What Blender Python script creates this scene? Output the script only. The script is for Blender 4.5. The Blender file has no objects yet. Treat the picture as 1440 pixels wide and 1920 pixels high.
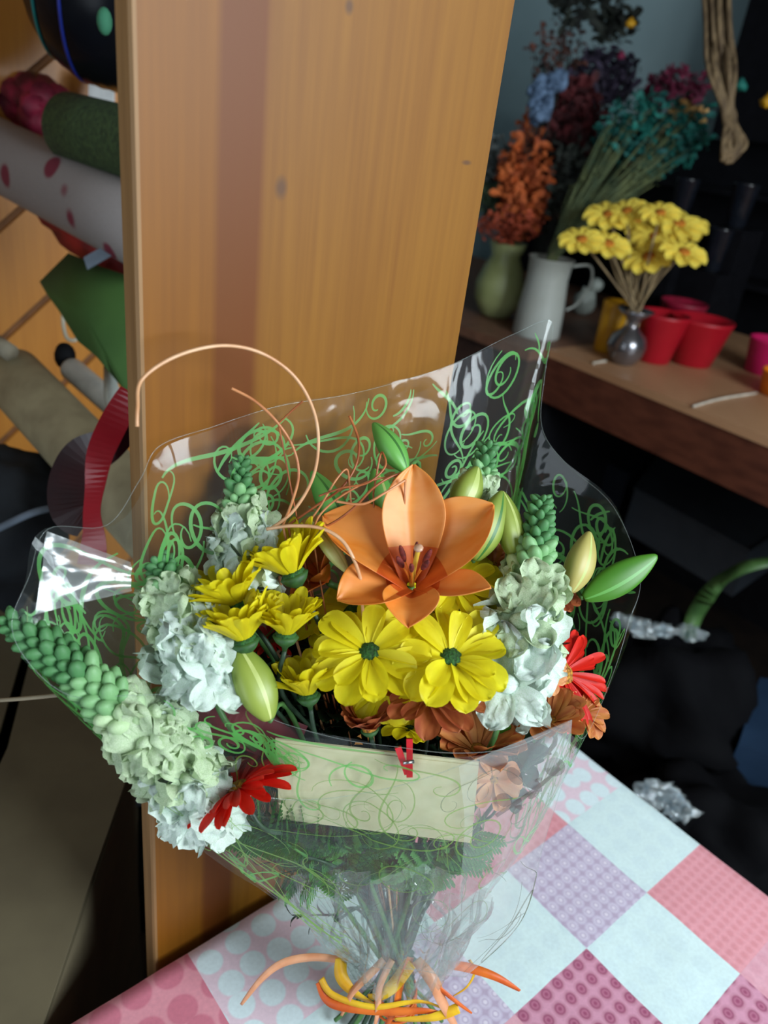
import bpy, bmesh, math, random
from mathutils import Vector, Matrix, noise
random.seed(7)
PI = math.pi
SC = bpy.context.scene
COL = SC.collection
# ------------------------------------------------------------------ camera, world, light, exposure
CAMH = 1.55                       # phone held 1.55 m above the floor, 0.80 m above the table
TZ = 0.75
CAMP = Vector((0, 0, CAMH))
R_ = Vector((0.99080632, 0.06175375, 0.12037154))
D_ = Vector((0.13528796, -0.45226498, -0.88156313))
F_ = Vector((0.0, 0.88974314, -0.45646154))
FPX = 1441.0
cam = bpy.data.cameras.new('camera')
co = bpy.data.objects.new('camera', cam)
COL.objects.link(co)
rot = Matrix((R_, -D_, -F_)).transposed().to_4x4()
co.matrix_world = Matrix.Translation(CAMP) @ rot
cam.sensor_fit = 'VERTICAL'
cam.sensor_height = 36.0
cam.lens = 36.0 * FPX / 1920.0
cam.clip_start = 0.01
cam.dof.use_dof = True
cam.dof.focus_distance = 0.62
cam.dof.aperture_fstop = 5.0
SC.camera = co
w = bpy.data.worlds.new('world')
SC.world = w
w.use_nodes = True
w.node_tree.nodes['Background'].inputs[0].default_value = (0.62, 0.8, 1.0, 1)
w.node_tree.nodes['Background'].inputs[1].default_value = 1.0
SC.view_settings.view_transform = 'Standard'
SC.view_settings.look = 'None'
SC.view_settings.gamma = 1.0
SC.view_settings.exposure = 0.0

# room axes: U runs along the table's left edge, N out of the board towards the near right
U = Vector((0.72982524, 0.68363377, 0))
N = Vector((0.68363377, -0.72982524, 0))
Z = Vector((0, 0, 1))
def W(a, b, z): return U * a + N * b + Vector((0, 0, z))
def P(px, py, d):
    x = (px - 720.0) / FPX; y = (py - 960.0) / FPX
    return CAMP + (R_ * x + D_ * y + F_) * d
def onz(px, py, z):
    r = P(px, py, 1) - CAMP
    return CAMP + r * ((z - CAMH) / r.z)
def depth(p): return (p - CAMP).dot(F_)
def cdir(x, y, t):                # x right, y up, t towards the viewer, as a world direction
    return (R_ * x - D_ * y - F_ * t).normalized()

def area_light(name, loc, target, sx, sy, power, col):
    l = bpy.data.lights.new(name, 'AREA'); l.shape = 'RECTANGLE'; l.size = sx; l.size_y = sy
    l.energy = power; l.color = col
    o = bpy.data.objects.new(name, l); COL.objects.link(o); o.location = loc
    o.rotation_euler = (Vector(target) - Vector(loc)).to_track_quat('-Z', 'Y').to_euler()
    return o
WIN_A, WIN_B, WIN_Z = 0.95, 1.38, 1.90     # daylight window in the wall behind the camera
area_light('window_daylight', W(WIN_A, WIN_B, WIN_Z), W(WIN_A, 0, WIN_Z - 0.25), 1.1, 1.0, 69, (0.85, 0.95, 1.0))
area_light('left_fill_light', W(-1.46, 0.1, 1.25), W(0, 0.0, 1.1), 0.8, 1.9, 13, (0.86, 0.95, 1.0))   # fill added beyond the left wall opening to brighten the board's edge

# ------------------------------------------------------------------ materials
MATS = {}
def nodes(name):
    m = bpy.data.materials.new(name); m.use_nodes = True
    nt = m.node_tree
    return m, nt, nt.nodes['Principled BSDF'], nt.nodes['Material Output']
def rgba(c): return (c[0], c[1], c[2], 1)
def S(r, g, b):                   # sRGB 0-255 to linear
    f = lambda v: (v / 255 / 12.92) if v / 255 <= 0.04045 else ((v / 255 + 0.055) / 1.055) ** 2.4
    return (f(r), f(g), f(b))
def mat(name, c, rough=0.6, metal=0.0, c2=None, scale=30.0, stretch=(1, 1, 1), bump=0.0, transl=0.0, coat=0.0, detail=3):
    m, nt, bs, out = nodes(name)
    bs.inputs['Base Color'].default_value = rgba(c)
    bs.inputs['Roughness'].default_value = rough
    bs.inputs['Metallic'].default_value = metal
    bs.inputs['Coat Weight'].default_value = coat
    bs.inputs['Coat Roughness'].default_value = 0.15
    if c2 is None: c2 = tuple(v * 0.72 for v in c)
    tc = nt.nodes.new('ShaderNodeTexCoord'); mp = nt.nodes.new('ShaderNodeMapping')
    mp.inputs['Scale'].default_value = stretch
    nz = nt.nodes.new('ShaderNodeTexNoise'); nz.inputs['Scale'].default_value = scale; nz.inputs['Detail'].default_value = detail
    rp = nt.nodes.new('ShaderNodeValToRGB')
    rp.color_ramp.elements[0].position = 0.35; rp.color_ramp.elements[0].color = rgba(c2)
    rp.color_ramp.elements[1].position = 0.62; rp.color_ramp.elements[1].color = rgba(c)
    L = nt.links.new
    L(tc.outputs['Object'], mp.inputs[0]); L(mp.outputs[0], nz.inputs['Vector']); L(nz.outputs[0], rp.inputs[0]); L(rp.outputs[0], bs.inputs['Base Color'])
    if bump:
        b = nt.nodes.new('ShaderNodeBump'); b.inputs['Strength'].default_value = bump; b.inputs['Distance'].default_value = 0.004
        L(nz.outputs[0], b.inputs['Height']); L(b.outputs[0], bs.inputs['Normal'])
    if transl:
        t = nt.nodes.new('ShaderNodeBsdfTranslucent'); mx = nt.nodes.new('ShaderNodeMixShader')
        mx.inputs[0].default_value = transl
        L(rp.outputs[0], t.inputs[0]); L(bs.outputs[0], mx.inputs[1]); L(t.outputs[0], mx.inputs[2]); L(mx.outputs[0], out.inputs[0])
    bs.inputs['Specular IOR Level'].default_value = 0.5 if max(c) > .012 else 0.12
    MATS[name] = m
    return m
def film(name, tint, white, gloss=0.09, rough=0.06, bump=0.35, bscale=26.0):
    """clear wrapping film: see-through, a little milky, glossy by Fresnel"""
    m, nt, bs, out = nodes(name)
    L = nt.links.new
    nt.nodes.remove(bs)
    tr = nt.nodes.new('ShaderNodeBsdfTransparent'); tr.inputs[0].default_value = rgba(tint)
    df = nt.nodes.new('ShaderNodeBsdfDiffuse'); df.inputs[0].default_value = (0.80, 0.88, 0.86, 1)
    gl = nt.nodes.new('ShaderNodeBsdfGlossy'); gl.inputs['Roughness'].default_value = rough
    tc = nt.nodes.new('ShaderNodeTexCoord'); nz = nt.nodes.new('ShaderNodeTexNoise')
    nz.inputs['Scale'].default_value = bscale; nz.inputs['Detail'].default_value = 2.5; nz.inputs['Distortion'].default_value = 0.8
    bp = nt.nodes.new('ShaderNodeBump'); bp.inputs['Strength'].default_value = bump; bp.inputs['Distance'].default_value = 0.01
    lw = nt.nodes.new('ShaderNodeLayerWeight'); lw.inputs['Blend'].default_value = 0.5
    fr = nt.nodes.new('ShaderNodeMath'); fr.operation = 'POWER'; fr.inputs[1].default_value = 4.0
    ad = nt.nodes.new('ShaderNodeMath'); ad.operation = 'MULTIPLY_ADD'; ad.inputs[1].default_value = 0.45; ad.inputs[2].default_value = gloss; ad.use_clamp = True
    m1 = nt.nodes.new('ShaderNodeMixShader'); m1.inputs[0].default_value = white
    m2 = nt.nodes.new('ShaderNodeMixShader')
    L(tc.outputs['Object'], nz.inputs['Vector']); L(nz.outputs[0], bp.inputs['Height'])
    L(bp.outputs[0], gl.inputs['Normal']); L(bp.outputs[0], lw.inputs['Normal']); L(lw.outputs['Facing'], fr.inputs[0]); L(fr.outputs[0], ad.inputs[0])
    L(tr.outputs[0], m1.inputs[1]); L(df.outputs[0], m1.inputs[2]); L(ad.outputs[0], m2.inputs[0]); L(m1.outputs[0], m2.inputs[1]); L(gl.outputs[0], m2.inputs[2])
    L(m2.outputs[0], out.inputs[0])
    MATS[name] = m
    return m
def ink(name, c, alpha):
    m, nt, bs, out = nodes(name); L = nt.links.new
    bs.inputs['Base Color'].default_value = rgba(c); bs.inputs['Roughness'].default_value = 0.35
    tl = nt.nodes.new('ShaderNodeBsdfTranslucent'); tl.inputs[0].default_value = rgba(c)
    tr = nt.nodes.new('ShaderNodeBsdfTransparent')
    a = nt.nodes.new('ShaderNodeMixShader'); a.inputs[0].default_value = 0.35
    b = nt.nodes.new('ShaderNodeMixShader'); b.inputs[0].default_value = alpha
    L(bs.outputs[0], a.inputs[1]); L(tl.outputs[0], a.inputs[2]); L(tr.outputs[0], b.inputs[1]); L(a.outputs[0], b.inputs[2]); L(b.outputs[0], out.inputs[0])
    return m
def wood(name, stripes, c_dark, horiz=False, knots=(), rough=0.38, coat=0.25, grain=1.0):
    """object space: x across the boards, z along the grain. stripes: (position, colour) constant bands across x"""
    m, nt, bs, out = nodes(name); L = nt.links.new
    bs.inputs['Roughness'].default_value = rough; bs.inputs['Coat Weight'].default_value = coat; bs.inputs['Coat Roughness'].default_value = 0.25
    tc = nt.nodes.new('ShaderNodeTexCoord'); sp = nt.nodes.new('ShaderNodeSeparateXYZ'); L(tc.outputs['Object'], sp.inputs[0])
    rp = nt.nodes.new('ShaderNodeValToRGB'); rp.color_ramp.interpolation = 'LINEAR'
    el = rp.color_ramp.elements
    el[0].position = stripes[0][0]; el[0].color = rgba(stripes[0][1])
    el[1].position = stripes[-1][0]; el[1].color = rgba(stripes[-1][1])
    for p, c in stripes[1:-1]:
        e = el.new(p); e.color = rgba(c)
    ml = nt.nodes.new('ShaderNodeMath'); ml.operation = 'MULTIPLY'; ml.inputs[1].default_value = 1.0 / 0.31
    L(sp.outputs['X'], ml.inputs[0]); L(ml.outputs[0], rp.inputs[0])
    mp = nt.nodes.new('ShaderNodeMapping'); mp.inputs['Scale'].default_value = (1, 1, 0.035); L(tc.outputs['Object'], mp.inputs[0])
    n1 = nt.nodes.new('ShaderNodeTexNoise'); n1.inputs['Scale'].default_value = 150; n1.inputs['Detail'].default_value = 4; L(mp.outputs[0], n1.inputs['Vector'])
    mp2 = nt.nodes.new('ShaderNodeMapping'); mp2.inputs['Scale'].default_value = (1, 1, 0.08); L(tc.outputs['Object'], mp2.inputs[0])
    n2 = nt.nodes.new('ShaderNodeTexNoise'); n2.inputs['Scale'].default_value = 22; n2.inputs['Detail'].default_value = 3; L(mp2.outputs[0], n2.inputs['Vector'])
    ad = nt.nodes.new('ShaderNodeMath'); ad.operation = 'ADD'; L(n1.outputs[0], ad.inputs[0]); L(n2.outputs[0], ad.inputs[1])
    mr = nt.nodes.new('ShaderNodeMapRange'); mr.inputs[1].default_value = 0.8; mr.inputs[2].default_value = 1.3; mr.inputs[3].default_value = 0.0; mr.inputs[4].default_value = 0.5 * grain
    L(ad.outputs[0], mr.inputs[0])
    mx = nt.nodes.new('ShaderNodeMix'); mx.data_type = 'RGBA'; mx.inputs['B'].default_value = rgba(c_dark)
    L(mr.outputs[0], mx.inputs['Factor']); L(rp.outputs[0], mx.inputs['A'])
    last = mx.outputs['Result']
    for (kx, kz, rx, rz) in knots:
        vs = nt.nodes.new('ShaderNodeVectorMath'); vs.operation = 'SUBTRACT'; vs.inputs[1].default_value = (kx, 0, kz); L(tc.outputs['Object'], vs.inputs[0])
        vm = nt.nodes.new('ShaderNodeVectorMath'); vm.operation = 'MULTIPLY'; vm.inputs[1].default_value = (1 / rx, 0, 1 / rz); L(vs.outputs[0], vm.inputs[0])
        ln = nt.nodes.new('ShaderNodeVectorMath'); ln.operation = 'LENGTH'; L(vm.outputs[0], ln.inputs[0])
        kr = nt.nodes.new('ShaderNodeMapRange'); kr.inputs[1].default_value = 0.5; kr.inputs[2].default_value = 1.5; kr.inputs[3].default_value = 0.9; kr.inputs[4].default_value = 0.0
        L(ln.outputs['Value'], kr.inputs[0])
        k = nt.nodes.new('ShaderNodeMix'); k.data_type = 'RGBA'; k.inputs['B'].default_value = (0.10, 0.045, 0.02, 1)
        L(kr.outputs[0], k.inputs['Factor']); L(last, k.inputs['A']); last = k.outputs['Result']
    L(last, bs.inputs['Base Color'])
    MATS[name] = m
    return m
def dots(name, base, dot, cell, r0, r1, ring=None, jitter=0.0, rough=0.9):
    """printed cotton: a grid of round spots (optionally ringed)"""
    m, nt, bs, out = nodes(name); L = nt.links.new
    bs.inputs['Roughness'].default_value = rough
    tc = nt.nodes.new('ShaderNodeTexCoord'); mp = nt.nodes.new('ShaderNodeMapping'); mp.inputs['Scale'].default_value = (1 / cell, 1 / cell, 0)
    L(tc.outputs['Object'], mp.inputs[0])
    v = nt.nodes.new('ShaderNodeTexVoronoi'); v.voronoi_dimensions = '2D'; v.inputs['Scale'].default_value = 1.0; v.inputs['Randomness'].default_value = jitter
    L(mp.outputs[0], v.inputs['Vector'])
    rp = nt.nodes.new('ShaderNodeValToRGB'); el = rp.color_ramp.elements
    el[0].position = r0; el[0].color = rgba(dot); el[1].position = r1; el[1].color = rgba(base)
    if ring:
        for p, c in ring:
            e = el.new(p); e.color = rgba(c)
    L(v.outputs['Distance'], rp.inputs[0])
    nz = nt.nodes.new('ShaderNodeTexNoise'); nz.inputs['Scale'].default_value = 260; nz.inputs['Detail'].default_value = 2; L(tc.outputs['Object'], nz.inputs['Vector'])
    mr = nt.nodes.new('ShaderNodeMapRange'); mr.inputs[3].default_value = 0.86; mr.inputs[4].default_value = 1.08; L(nz.outputs[0], mr.inputs[0])
    mm = nt.nodes.new('ShaderNodeVectorMath'); mm.operation = 'SCALE'; L(rp.outputs[0], mm.inputs[0]); L(mr.outputs[0], mm.inputs['Scale']); L(mm.outputs[0], bs.inputs['Base Color'])
    return m

# ------------------------------------------------------------------ mesh helpers
class MB:
    def __init__(s): s.v = []; s.f = []; s.m = []
    def add(s, vs, fs, mi=0):
        o = len(s.v); s.v += [Vector(p) for p in vs]
        for f in fs: s.f.append([i + o for i in f]); s.m.append(mi)
    def build(s, name, mats, parent=None, local=False, smooth=True, recalc=False):
        me = bpy.data.meshes.new(name)
        vs = s.v
        if parent is not None and not local:
            inv = MW[parent.name].inverted(); vs = [inv @ p for p in vs]
        me.from_pydata([tuple(p) for p in vs], [], s.f)
        if not isinstance(mats, (list, tuple)): mats = [mats]
        for m in mats: me.materials.append(m)
        me.polygons.foreach_set('material_index', s.m)
        me.polygons.foreach_set('use_smooth', [smooth] * len(s.f))
        if recalc:
            b = bmesh.new(); b.from_mesh(me); bmesh.ops.recalc_face_normals(b, faces=b.faces); b.to_mesh(me); b.free()
        me.update()
        o = bpy.data.objects.new(name, me); COL.objects.link(o)
        if parent is not None: o.parent = parent
        return o
MW = {}
def tag(o, label, cat=None, group=None, kind=None):
    if label: o['label'] = label
    if cat: o['category'] = cat
    if group: o['group'] = group
    if kind: o['kind'] = kind
    return o
def thing(name, label, cat, mw, group=None):
    if not isinstance(mw, Matrix): mw = Matrix.Translation(mw)
    o = bpy.data.objects.new(name, None); COL.objects.link(o); o.empty_display_size = 0.02
    o.matrix_world = mw; MW[o.name] = mw.copy()
    return tag(o, label, cat, group)
def solo(mb, name, m, origin, label, cat, group=None, smooth=True, recalc=True, kind=None):
    """a thing that is one mesh, its origin at its base"""
    t = MB(); t.v = [p - origin for p in mb.v]; t.f = mb.f; t.m = mb.m
    o = t.build(name, m, None, smooth=smooth, recalc=recalc); o.location = origin
    return tag(o, label, cat, group, kind)
def inst(src, parent, mtx):
    c = src.copy(); COL.objects.link(c); c.parent = parent; c.matrix_basis = mtx
    return c
def frame(loc, zdir, xhint=None, s=1.0):
    z = Vector(zdir).normalized(); x = Vector(xhint) if xhint is not None else R_.copy()
    x = (x - z * x.dot(z))
    if x.length < 1e-4: x = Vector((0, 1, 0)) - z * z.y
    x.normalize(); y = z.cross(x)
    return Matrix.Translation(loc) @ Matrix((x, y, z)).transposed().to_4x4() @ Matrix.Scale(s, 4)
def catmull(pts, n, closed=False):
    out = []; L = len(pts); pts = [Vector(p) for p in pts]
    segs = L if closed else L - 1
    for i in range(segs):
        g = (lambda k: pts[k % L]) if closed else (lambda k: pts[min(max(k, 0), L - 1)])
        p0, p1, p2, p3 = g(i - 1), g(i), g(i + 1), g(i + 2)
        for k in range(n):
            t = k / n
            out.append(0.5 * ((2 * p1) + (p2 - p0) * t + (2 * p0 - 5 * p1 + 4 * p2 - p3) * t * t + (3 * p1 - p0 - 3 * p2 + p3) * t ** 3))
    if not closed: out.append(pts[-1])
    return out
def tube(mb, pts, r, n=8, mi=0, caps=True):
    pts = [Vector(p) for p in pts]; L = len(pts)
    rr = r if isinstance(r, (list, tuple)) else [r] * L
    if len(rr) != L: rr = [rr[0] + (rr[-1] - rr[0]) * i / (L - 1) for i in range(L)]
    up = None; vs = []
    for i, p in enumerate(pts):
        t = (pts[min(i + 1, L - 1)] - pts[max(i - 1, 0)]).normalized()
        if up is None:
            up = t.orthogonal().normalized()
        up = (up - t * up.dot(t)).normalized(); sd = t.cross(up)
        for k in range(n):
            a = 2 * PI * k / n; vs.append(p + (up * math.cos(a) + sd * math.sin(a)) * rr[i])
    fs = [(i * n + k, i * n + (k + 1) % n, (i + 1) * n + (k + 1) % n, (i + 1) * n + k) for i in range(L - 1) for k in range(n)]
    if caps: fs += [tuple(range(n))[::-1], tuple((L - 1) * n + k for k in range(n))]
    mb.add(vs, fs, mi)
def strip(mb, pts, wid, nrm, mi=0, th=0.0):
    """a flat band along pts; nrm is the face normal (a vector or a list)"""
    pts = [Vector(p) for p in pts]; L = len(pts); vs = []
    for i, p in enumerate(pts):
        t = (pts[min(i + 1, L - 1)] - pts[max(i - 1, 0)]).normalized()
        nn = nrm[i] if isinstance(nrm, list) else nrm
        s = t.cross(nn).normalized(); ww = wid[i] if isinstance(wid, list) else wid
        vs += [p - s * ww / 2, p + s * ww / 2]
        if th: vs += [p - s * ww / 2 - nn * th, p + s * ww / 2 - nn * th]
    if not th: fs = [(2 * i, 2 * i + 1, 2 * i + 3, 2 * i + 2) for i in range(L - 1)]
    else:
        fs = []
        for i in range(L - 1):
            a = 4 * i; b = a + 4
            fs += [(a, a + 1, b + 1, b), (a + 2, b + 2, b + 3, a + 3), (a, b, b + 2, a + 2), (a + 1, a + 3, b + 3, b + 1)]
        e = 4 * (L - 1); fs += [(0, 2, 3, 1), (e, e + 1, e + 3, e + 2)]
    mb.add(vs, fs, mi)
def lathe(mb, prof, org=Vector((0, 0, 0)), axis=Z, n=32, mi=0, wob=None):
    M = frame(org, axis)
    vs = []
    for (r, z) in prof:
        for k in range(n):
            a = 2 * PI * k / n; q = r * (wob(a, z) if wob else 1)
            vs.append(M @ Vector((q * math.cos(a), q * math.sin(a), z)))
    L = len(prof)
    fs = [(i * n + k, i * n + (k + 1) % n, (i + 1) * n + (k + 1) % n, (i + 1) * n + k) for i in range(L - 1) for k in range(n)]
    if prof[0][0] > 0: fs.append(tuple(range(n))[::-1])
    if prof[-1][0] > 0: fs.append(tuple((L - 1) * n + k for k in range(n)))
    mb.add(vs, fs, mi)
def hexa(mb, c, mi=0):            # 8 corners: 4 bottom, 4 top
    mb.add(c, [(0, 3, 2, 1), (4, 5, 6, 7), (0, 1, 5, 4), (1, 2, 6, 5), (2, 3, 7, 6), (3, 0, 4, 7)], mi)
def boxab(mb, a0, a1, b0, b1, z0, z1, mi=0):
    hexa(mb, [W(a0, b0, z0), W(a1, b0, z0), W(a1, b1, z0), W(a0, b1, z0), W(a0, b0, z1), W(a1, b0, z1), W(a1, b1, z1), W(a0, b1, z1)], mi)
def slab(mb, pts, th, nrm, mi=0):  # polygon given thickness along nrm
    n = len(pts); nrm = Vector(nrm).normalized()
    vs = [Vector(p) for p in pts] + [Vector(p) - nrm * th for p in pts]
    mb.add(vs, [tuple(range(n)), tuple(range(n, 2 * n))[::-1]] + [(i, n + i, n + (i + 1) % n, (i + 1) % n) for i in range(n)], mi)
def ell(mb, c, rx, ry, rz, M=None, n=10, m=7, mi=0, rough=0.0):
    M = M or Matrix.Identity(3); vs = [M @ Vector((0, 0, rz)) + c]
    for i in range(1, m):
        th = PI * i / m
        for k in range(n):
            a = 2 * PI * k / n; d = Vector((math.sin(th) * math.cos(a), math.sin(th) * math.sin(a), math.cos(th)))
            q = 1 + (rough * noise.noise(d * 2.3 + c * 40) if rough else 0)
            vs.append(M @ Vector((d.x * rx * q, d.y * ry * q, d.z * rz * q)) + c)
    vs.append(M @ Vector((0, 0, -rz)) + c)
    fs = [(0, 1 + k, 1 + (k + 1) % n) for k in range(n)]
    for i in range(m - 2):
        for k in range(n): fs.append((1 + i * n + k, 1 + (i + 1) * n + k, 1 + (i + 1) * n + (k + 1) % n, 1 + i * n + (k + 1) % n))
    e = len(vs) - 1; fs += [(e, e - n + (k + 1) % n, e - n + k) for k in range(n)]
    mb.add(vs, fs, mi)
def petal(mb, L, wd, cup=0.25, curl=0.5, lift=0.3, tip=0.5, ruffle=0.0, nu=9, nv=6, base=0.25, mi=0, seed=0.0, ridge=0.0, th=0.0, throat=0, pw=0.5):
    """petal rooted at the origin, growing along +x, rising by `lift` rad and bending by `curl`"""
    vs = []
    x = z = 0.0; ang = lift
    for i in range(nu + 1):
        t = 1 - (1 - i / nu) ** 1.6
        if i:
            dt = t - (1 - (1 - (i - 1) / nu) ** 1.6); ang -= curl * dt; x += math.cos(ang) * L * dt; z += math.sin(ang) * L * dt
        h = (base + (1 - base) * math.sin(min(1, t * 1.35) * PI / 2)) * (1 - max(0, (t - tip) / (1 - tip)) ** 2.4) ** pw if t < 1 else 0.04
        for j in range(nv + 1):
            s = j / nv * 2 - 1; y = s * wd / 2 * h
            up = cup * wd * (s * s) * h * 0.6 - ridge * wd * math.exp(-(s * 4) ** 2)
            up += ruffle * wd * noise.noise(Vector((t * 4 + seed, s * 3.2, seed * 3.1))) * t
            vs.append(Vector((x - math.sin(ang) * up, y, z + math.cos(ang) * up)))
    fs = [(i * (nv + 1) + j, (i + 1) * (nv + 1) + j, (i + 1) * (nv + 1) + j + 1, i * (nv + 1) + j + 1) for i in range(nu) for j in range(nv)]
    mb.add(vs, fs, mi)
    for k in range(throat * nv): mb.m[-len(fs) + k] = 1
def struct(o): o['kind'] = 'structure'; return o
# ==================================================================== THE ROOM
A0, A1, B0, B1, H = -1.4, 3.12, -3.1, 1.3, 2.65
m_floor = mat('dark_floor', (0.022, 0.014, 0.010), 0.55, c2=(0.010, 0.007, 0.006), scale=9)
m_wall = mat('blue_grey_plaster', (0.36, 0.48, 0.51), 0.85, c2=(0.33, 0.445, 0.475), scale=5, bump=0.1)
m_ceil = mat('ceiling_paint', (0.30, 0.29, 0.27), 0.9)
mb = MB(); boxab(mb, A0, A1, B0, B1, -0.1, 0.0); struct(mb.build('floor', m_floor, smooth=False, recalc=True))
mb = MB(); boxab(mb, A0, A1, B0, B1, H, H + 0.1); struct(mb.build('ceiling', m_ceil, smooth=False, recalc=True))
mb = MB(); boxab(mb, A1, A1 + 0.1, B0, B1, 0, H); struct(mb.build('wall_right', m_wall, smooth=False, recalc=True))
mb = MB(); boxab(mb, A0, A1, B0 - 0.1, B0, 0, H); struct(mb.build('wall_back', m_wall, smooth=False, recalc=True))
mb = MB(); boxab(mb, A0 - 0.1, A0, B0, -0.35, 0, H); boxab(mb, A0 - 0.1, A0, 0.55, B1, 0, H); boxab(mb, A0 - 0.1, A0, -0.35, 0.55, 2.25, H); boxab(mb, A0 - 0.1, A0, -0.35, 0.55, 0, 0.2)
struct(mb.build('wall_left', m_wall, smooth=False, recalc=True))
wa0, wa1, wz0, wz1 = WIN_A - 0.75, WIN_A + 0.75, WIN_Z - 0.62, WIN_Z + 0.62
mb = MB()
boxab(mb, A0, wa0, B1, B1 + 0.12, 0, H); boxab(mb, wa1, A1, B1, B1 + 0.12, 0, H)
boxab(mb, wa0, wa1, B1, B1 + 0.12, 0, wz0); boxab(mb, wa0, wa1, B1, B1 + 0.12, wz1, H)
struct(mb.build('wall_front', m_wall, smooth=False, recalc=True))
m_white = mat('white_paint', (0.75, 0.75, 0.72), 0.4)
mb = MB()
for (p, q, r, s) in [(wa0, wa0 + .05, wz0, wz1), (wa1 - .05, wa1, wz0, wz1), (wa0, wa1, wz0, wz0 + .05), (wa0, wa1, wz1 - .05, wz1), (WIN_A - .02, WIN_A + .02, wz0, wz1)]:
    boxab(mb, p, q, B1 - 0.01, B1 + 0.04, r, s)
struct(mb.build('window_1', m_white, smooth=False, recalc=True))

# pine cladding behind the rolls: boards laid on the diagonal
PB = -1.76
m_pine = wood('honey_pine_cladding', [(0, S(214, 146, 62)), (1, S(196, 128, 50))], S(150, 84, 28), grain=0.8)
m_gap = mat('dark_groove', (0.22, 0.09, 0.03), 0.8)
PINE_O = W(-1.2, PB, 0)
pw = thing('wall_pine', None, None, Matrix.Translation(PINE_O)); pw['kind'] = 'structure'
mb = MB(); boxab(mb, -1.35, 1.0, PB - 0.06, PB - 0.012, 0, H); mb.build('wall_core', m_gap, pw, smooth=False, recalc=True)
ca, sa = math.cos(math.radians(40)), math.sin(math.radians(40))
def clip_poly(poly, nx, ny, c):
    out = []
    for i in range(len(poly)):
        p, q = poly[i], poly[(i + 1) % len(poly)]
        dp = p[0] * nx + p[1] * ny - c; dq = q[0] * nx + q[1] * ny - c
        if dp >= 0: out.append(p)
        if dp * dq < 0:
            t = dp / (dp - dq); out.append((p[0] + (q[0] - p[0]) * t, p[1] + (q[1] - p[1]) * t))
    return out
mb = MB(); pitch = 0.165
for k in range(-12, 16):
    c0 = k * pitch; c1 = c0 + pitch - 0.016
    poly = [(-1.35, 0), (1.0, 0), (1.0, H), (-1.35, H)]
    poly = clip_poly(poly, -sa, ca, c0); poly = clip_poly(poly, sa, -ca, -c1) if poly else poly
    if len(poly) >= 3: slab(mb, [W(x, PB, y) for x, y in poly], 0.012, N)
mb.build('plank_cladding', m_pine, pw, smooth=False, recalc=True)

# ==================================================================== THE BOARD
BO = -0.475
bmw = Matrix.Translation(W(0.206, BO, 0)) @ Matrix((U, -N, Z)).transposed().to_4x4()
def bpos(px, py):
    r = P(px, py, 1) - CAMP; t = (W(0, BO, 0) - CAMP).dot(N) / r.dot(N); p = CAMP + r * t
    return (p - W(0.206, BO, 0)).dot(U), p.z
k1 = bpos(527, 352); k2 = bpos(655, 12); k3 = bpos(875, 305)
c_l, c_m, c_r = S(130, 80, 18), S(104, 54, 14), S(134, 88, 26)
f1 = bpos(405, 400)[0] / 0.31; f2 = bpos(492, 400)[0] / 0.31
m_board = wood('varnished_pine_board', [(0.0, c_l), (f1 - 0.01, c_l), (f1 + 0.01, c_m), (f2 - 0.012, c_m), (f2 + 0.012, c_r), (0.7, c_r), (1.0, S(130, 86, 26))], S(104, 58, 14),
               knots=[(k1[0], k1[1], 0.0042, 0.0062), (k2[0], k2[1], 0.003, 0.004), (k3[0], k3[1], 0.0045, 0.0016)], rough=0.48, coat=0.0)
m_board.node_tree.nodes['Principled BSDF'].inputs['Specular IOR Level'].default_value = 0.27
m_edge = mat('pine_edge_grain', S(150, 112, 70), 0.6, c2=S(122, 88, 52), scale=60, stretch=(1, 1, 0.05))
bt = thing('pine_board', 'tall varnished pine board standing behind the bouquet, left edge raw', 'board', bmw)
mb = MB()
hexa(mb, [Vector(p) for p in [(0.004, 0, 0), (0.301, 0, 0), (0.301, 0.022, 0), (0.004, 0.022, 0), (0.004, 0, 2.2), (0.301, 0, 2.2), (0.301, 0.022, 2.2), (0.004, 0.022, 2.2)]])
mb.build('panel', m_board, bt, local=True, smooth=False, recalc=True)
mb = MB()
prof = [(0.004, 0.0), (0.0015, 0.0), (0.0, 0.0025), (0.0, 0.0195), (0.0015, 0.022), (0.004, 0.022)]
vs = [Vector((x, y, z)) for z in (0, 2.2) for x, y in prof]; n = len(prof)
mb.add(vs, [(i, (i + 1) % n, n + (i + 1) % n, n + i) for i in range(n)] + [tuple(range(n)), tuple(range(n, 2 * n))])
tag(mb.build('edge_band', m_edge, bt, local=True, smooth=False, recalc=True), 'pale raw left edge of the board')

# ==================================================================== TABLE AND CLOTH
m_leg = mat('table_wood', S(120, 80, 46), 0.5)
tt = thing('work_table', 'work table under the patchwork cloth', 'table', W(0.44, 0.1, 0))
mb = MB(); boxab(mb, 0.035, 0.838, -0.448, 0.68, TZ - 0.035, TZ - 0.004); mb.build('tabletop', m_leg, tt, smooth=False, recalc=True)
for a, b in [(0.07, -0.43), (0.79, -0.43), (0.07, 0.62), (0.79, 0.62)]:
    mb = MB(); boxab(mb, a, a + 0.04, b, b + 0.04, 0, TZ - 0.035); mb.build('leg', m_leg, tt, smooth=False, recalc=True)
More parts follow.
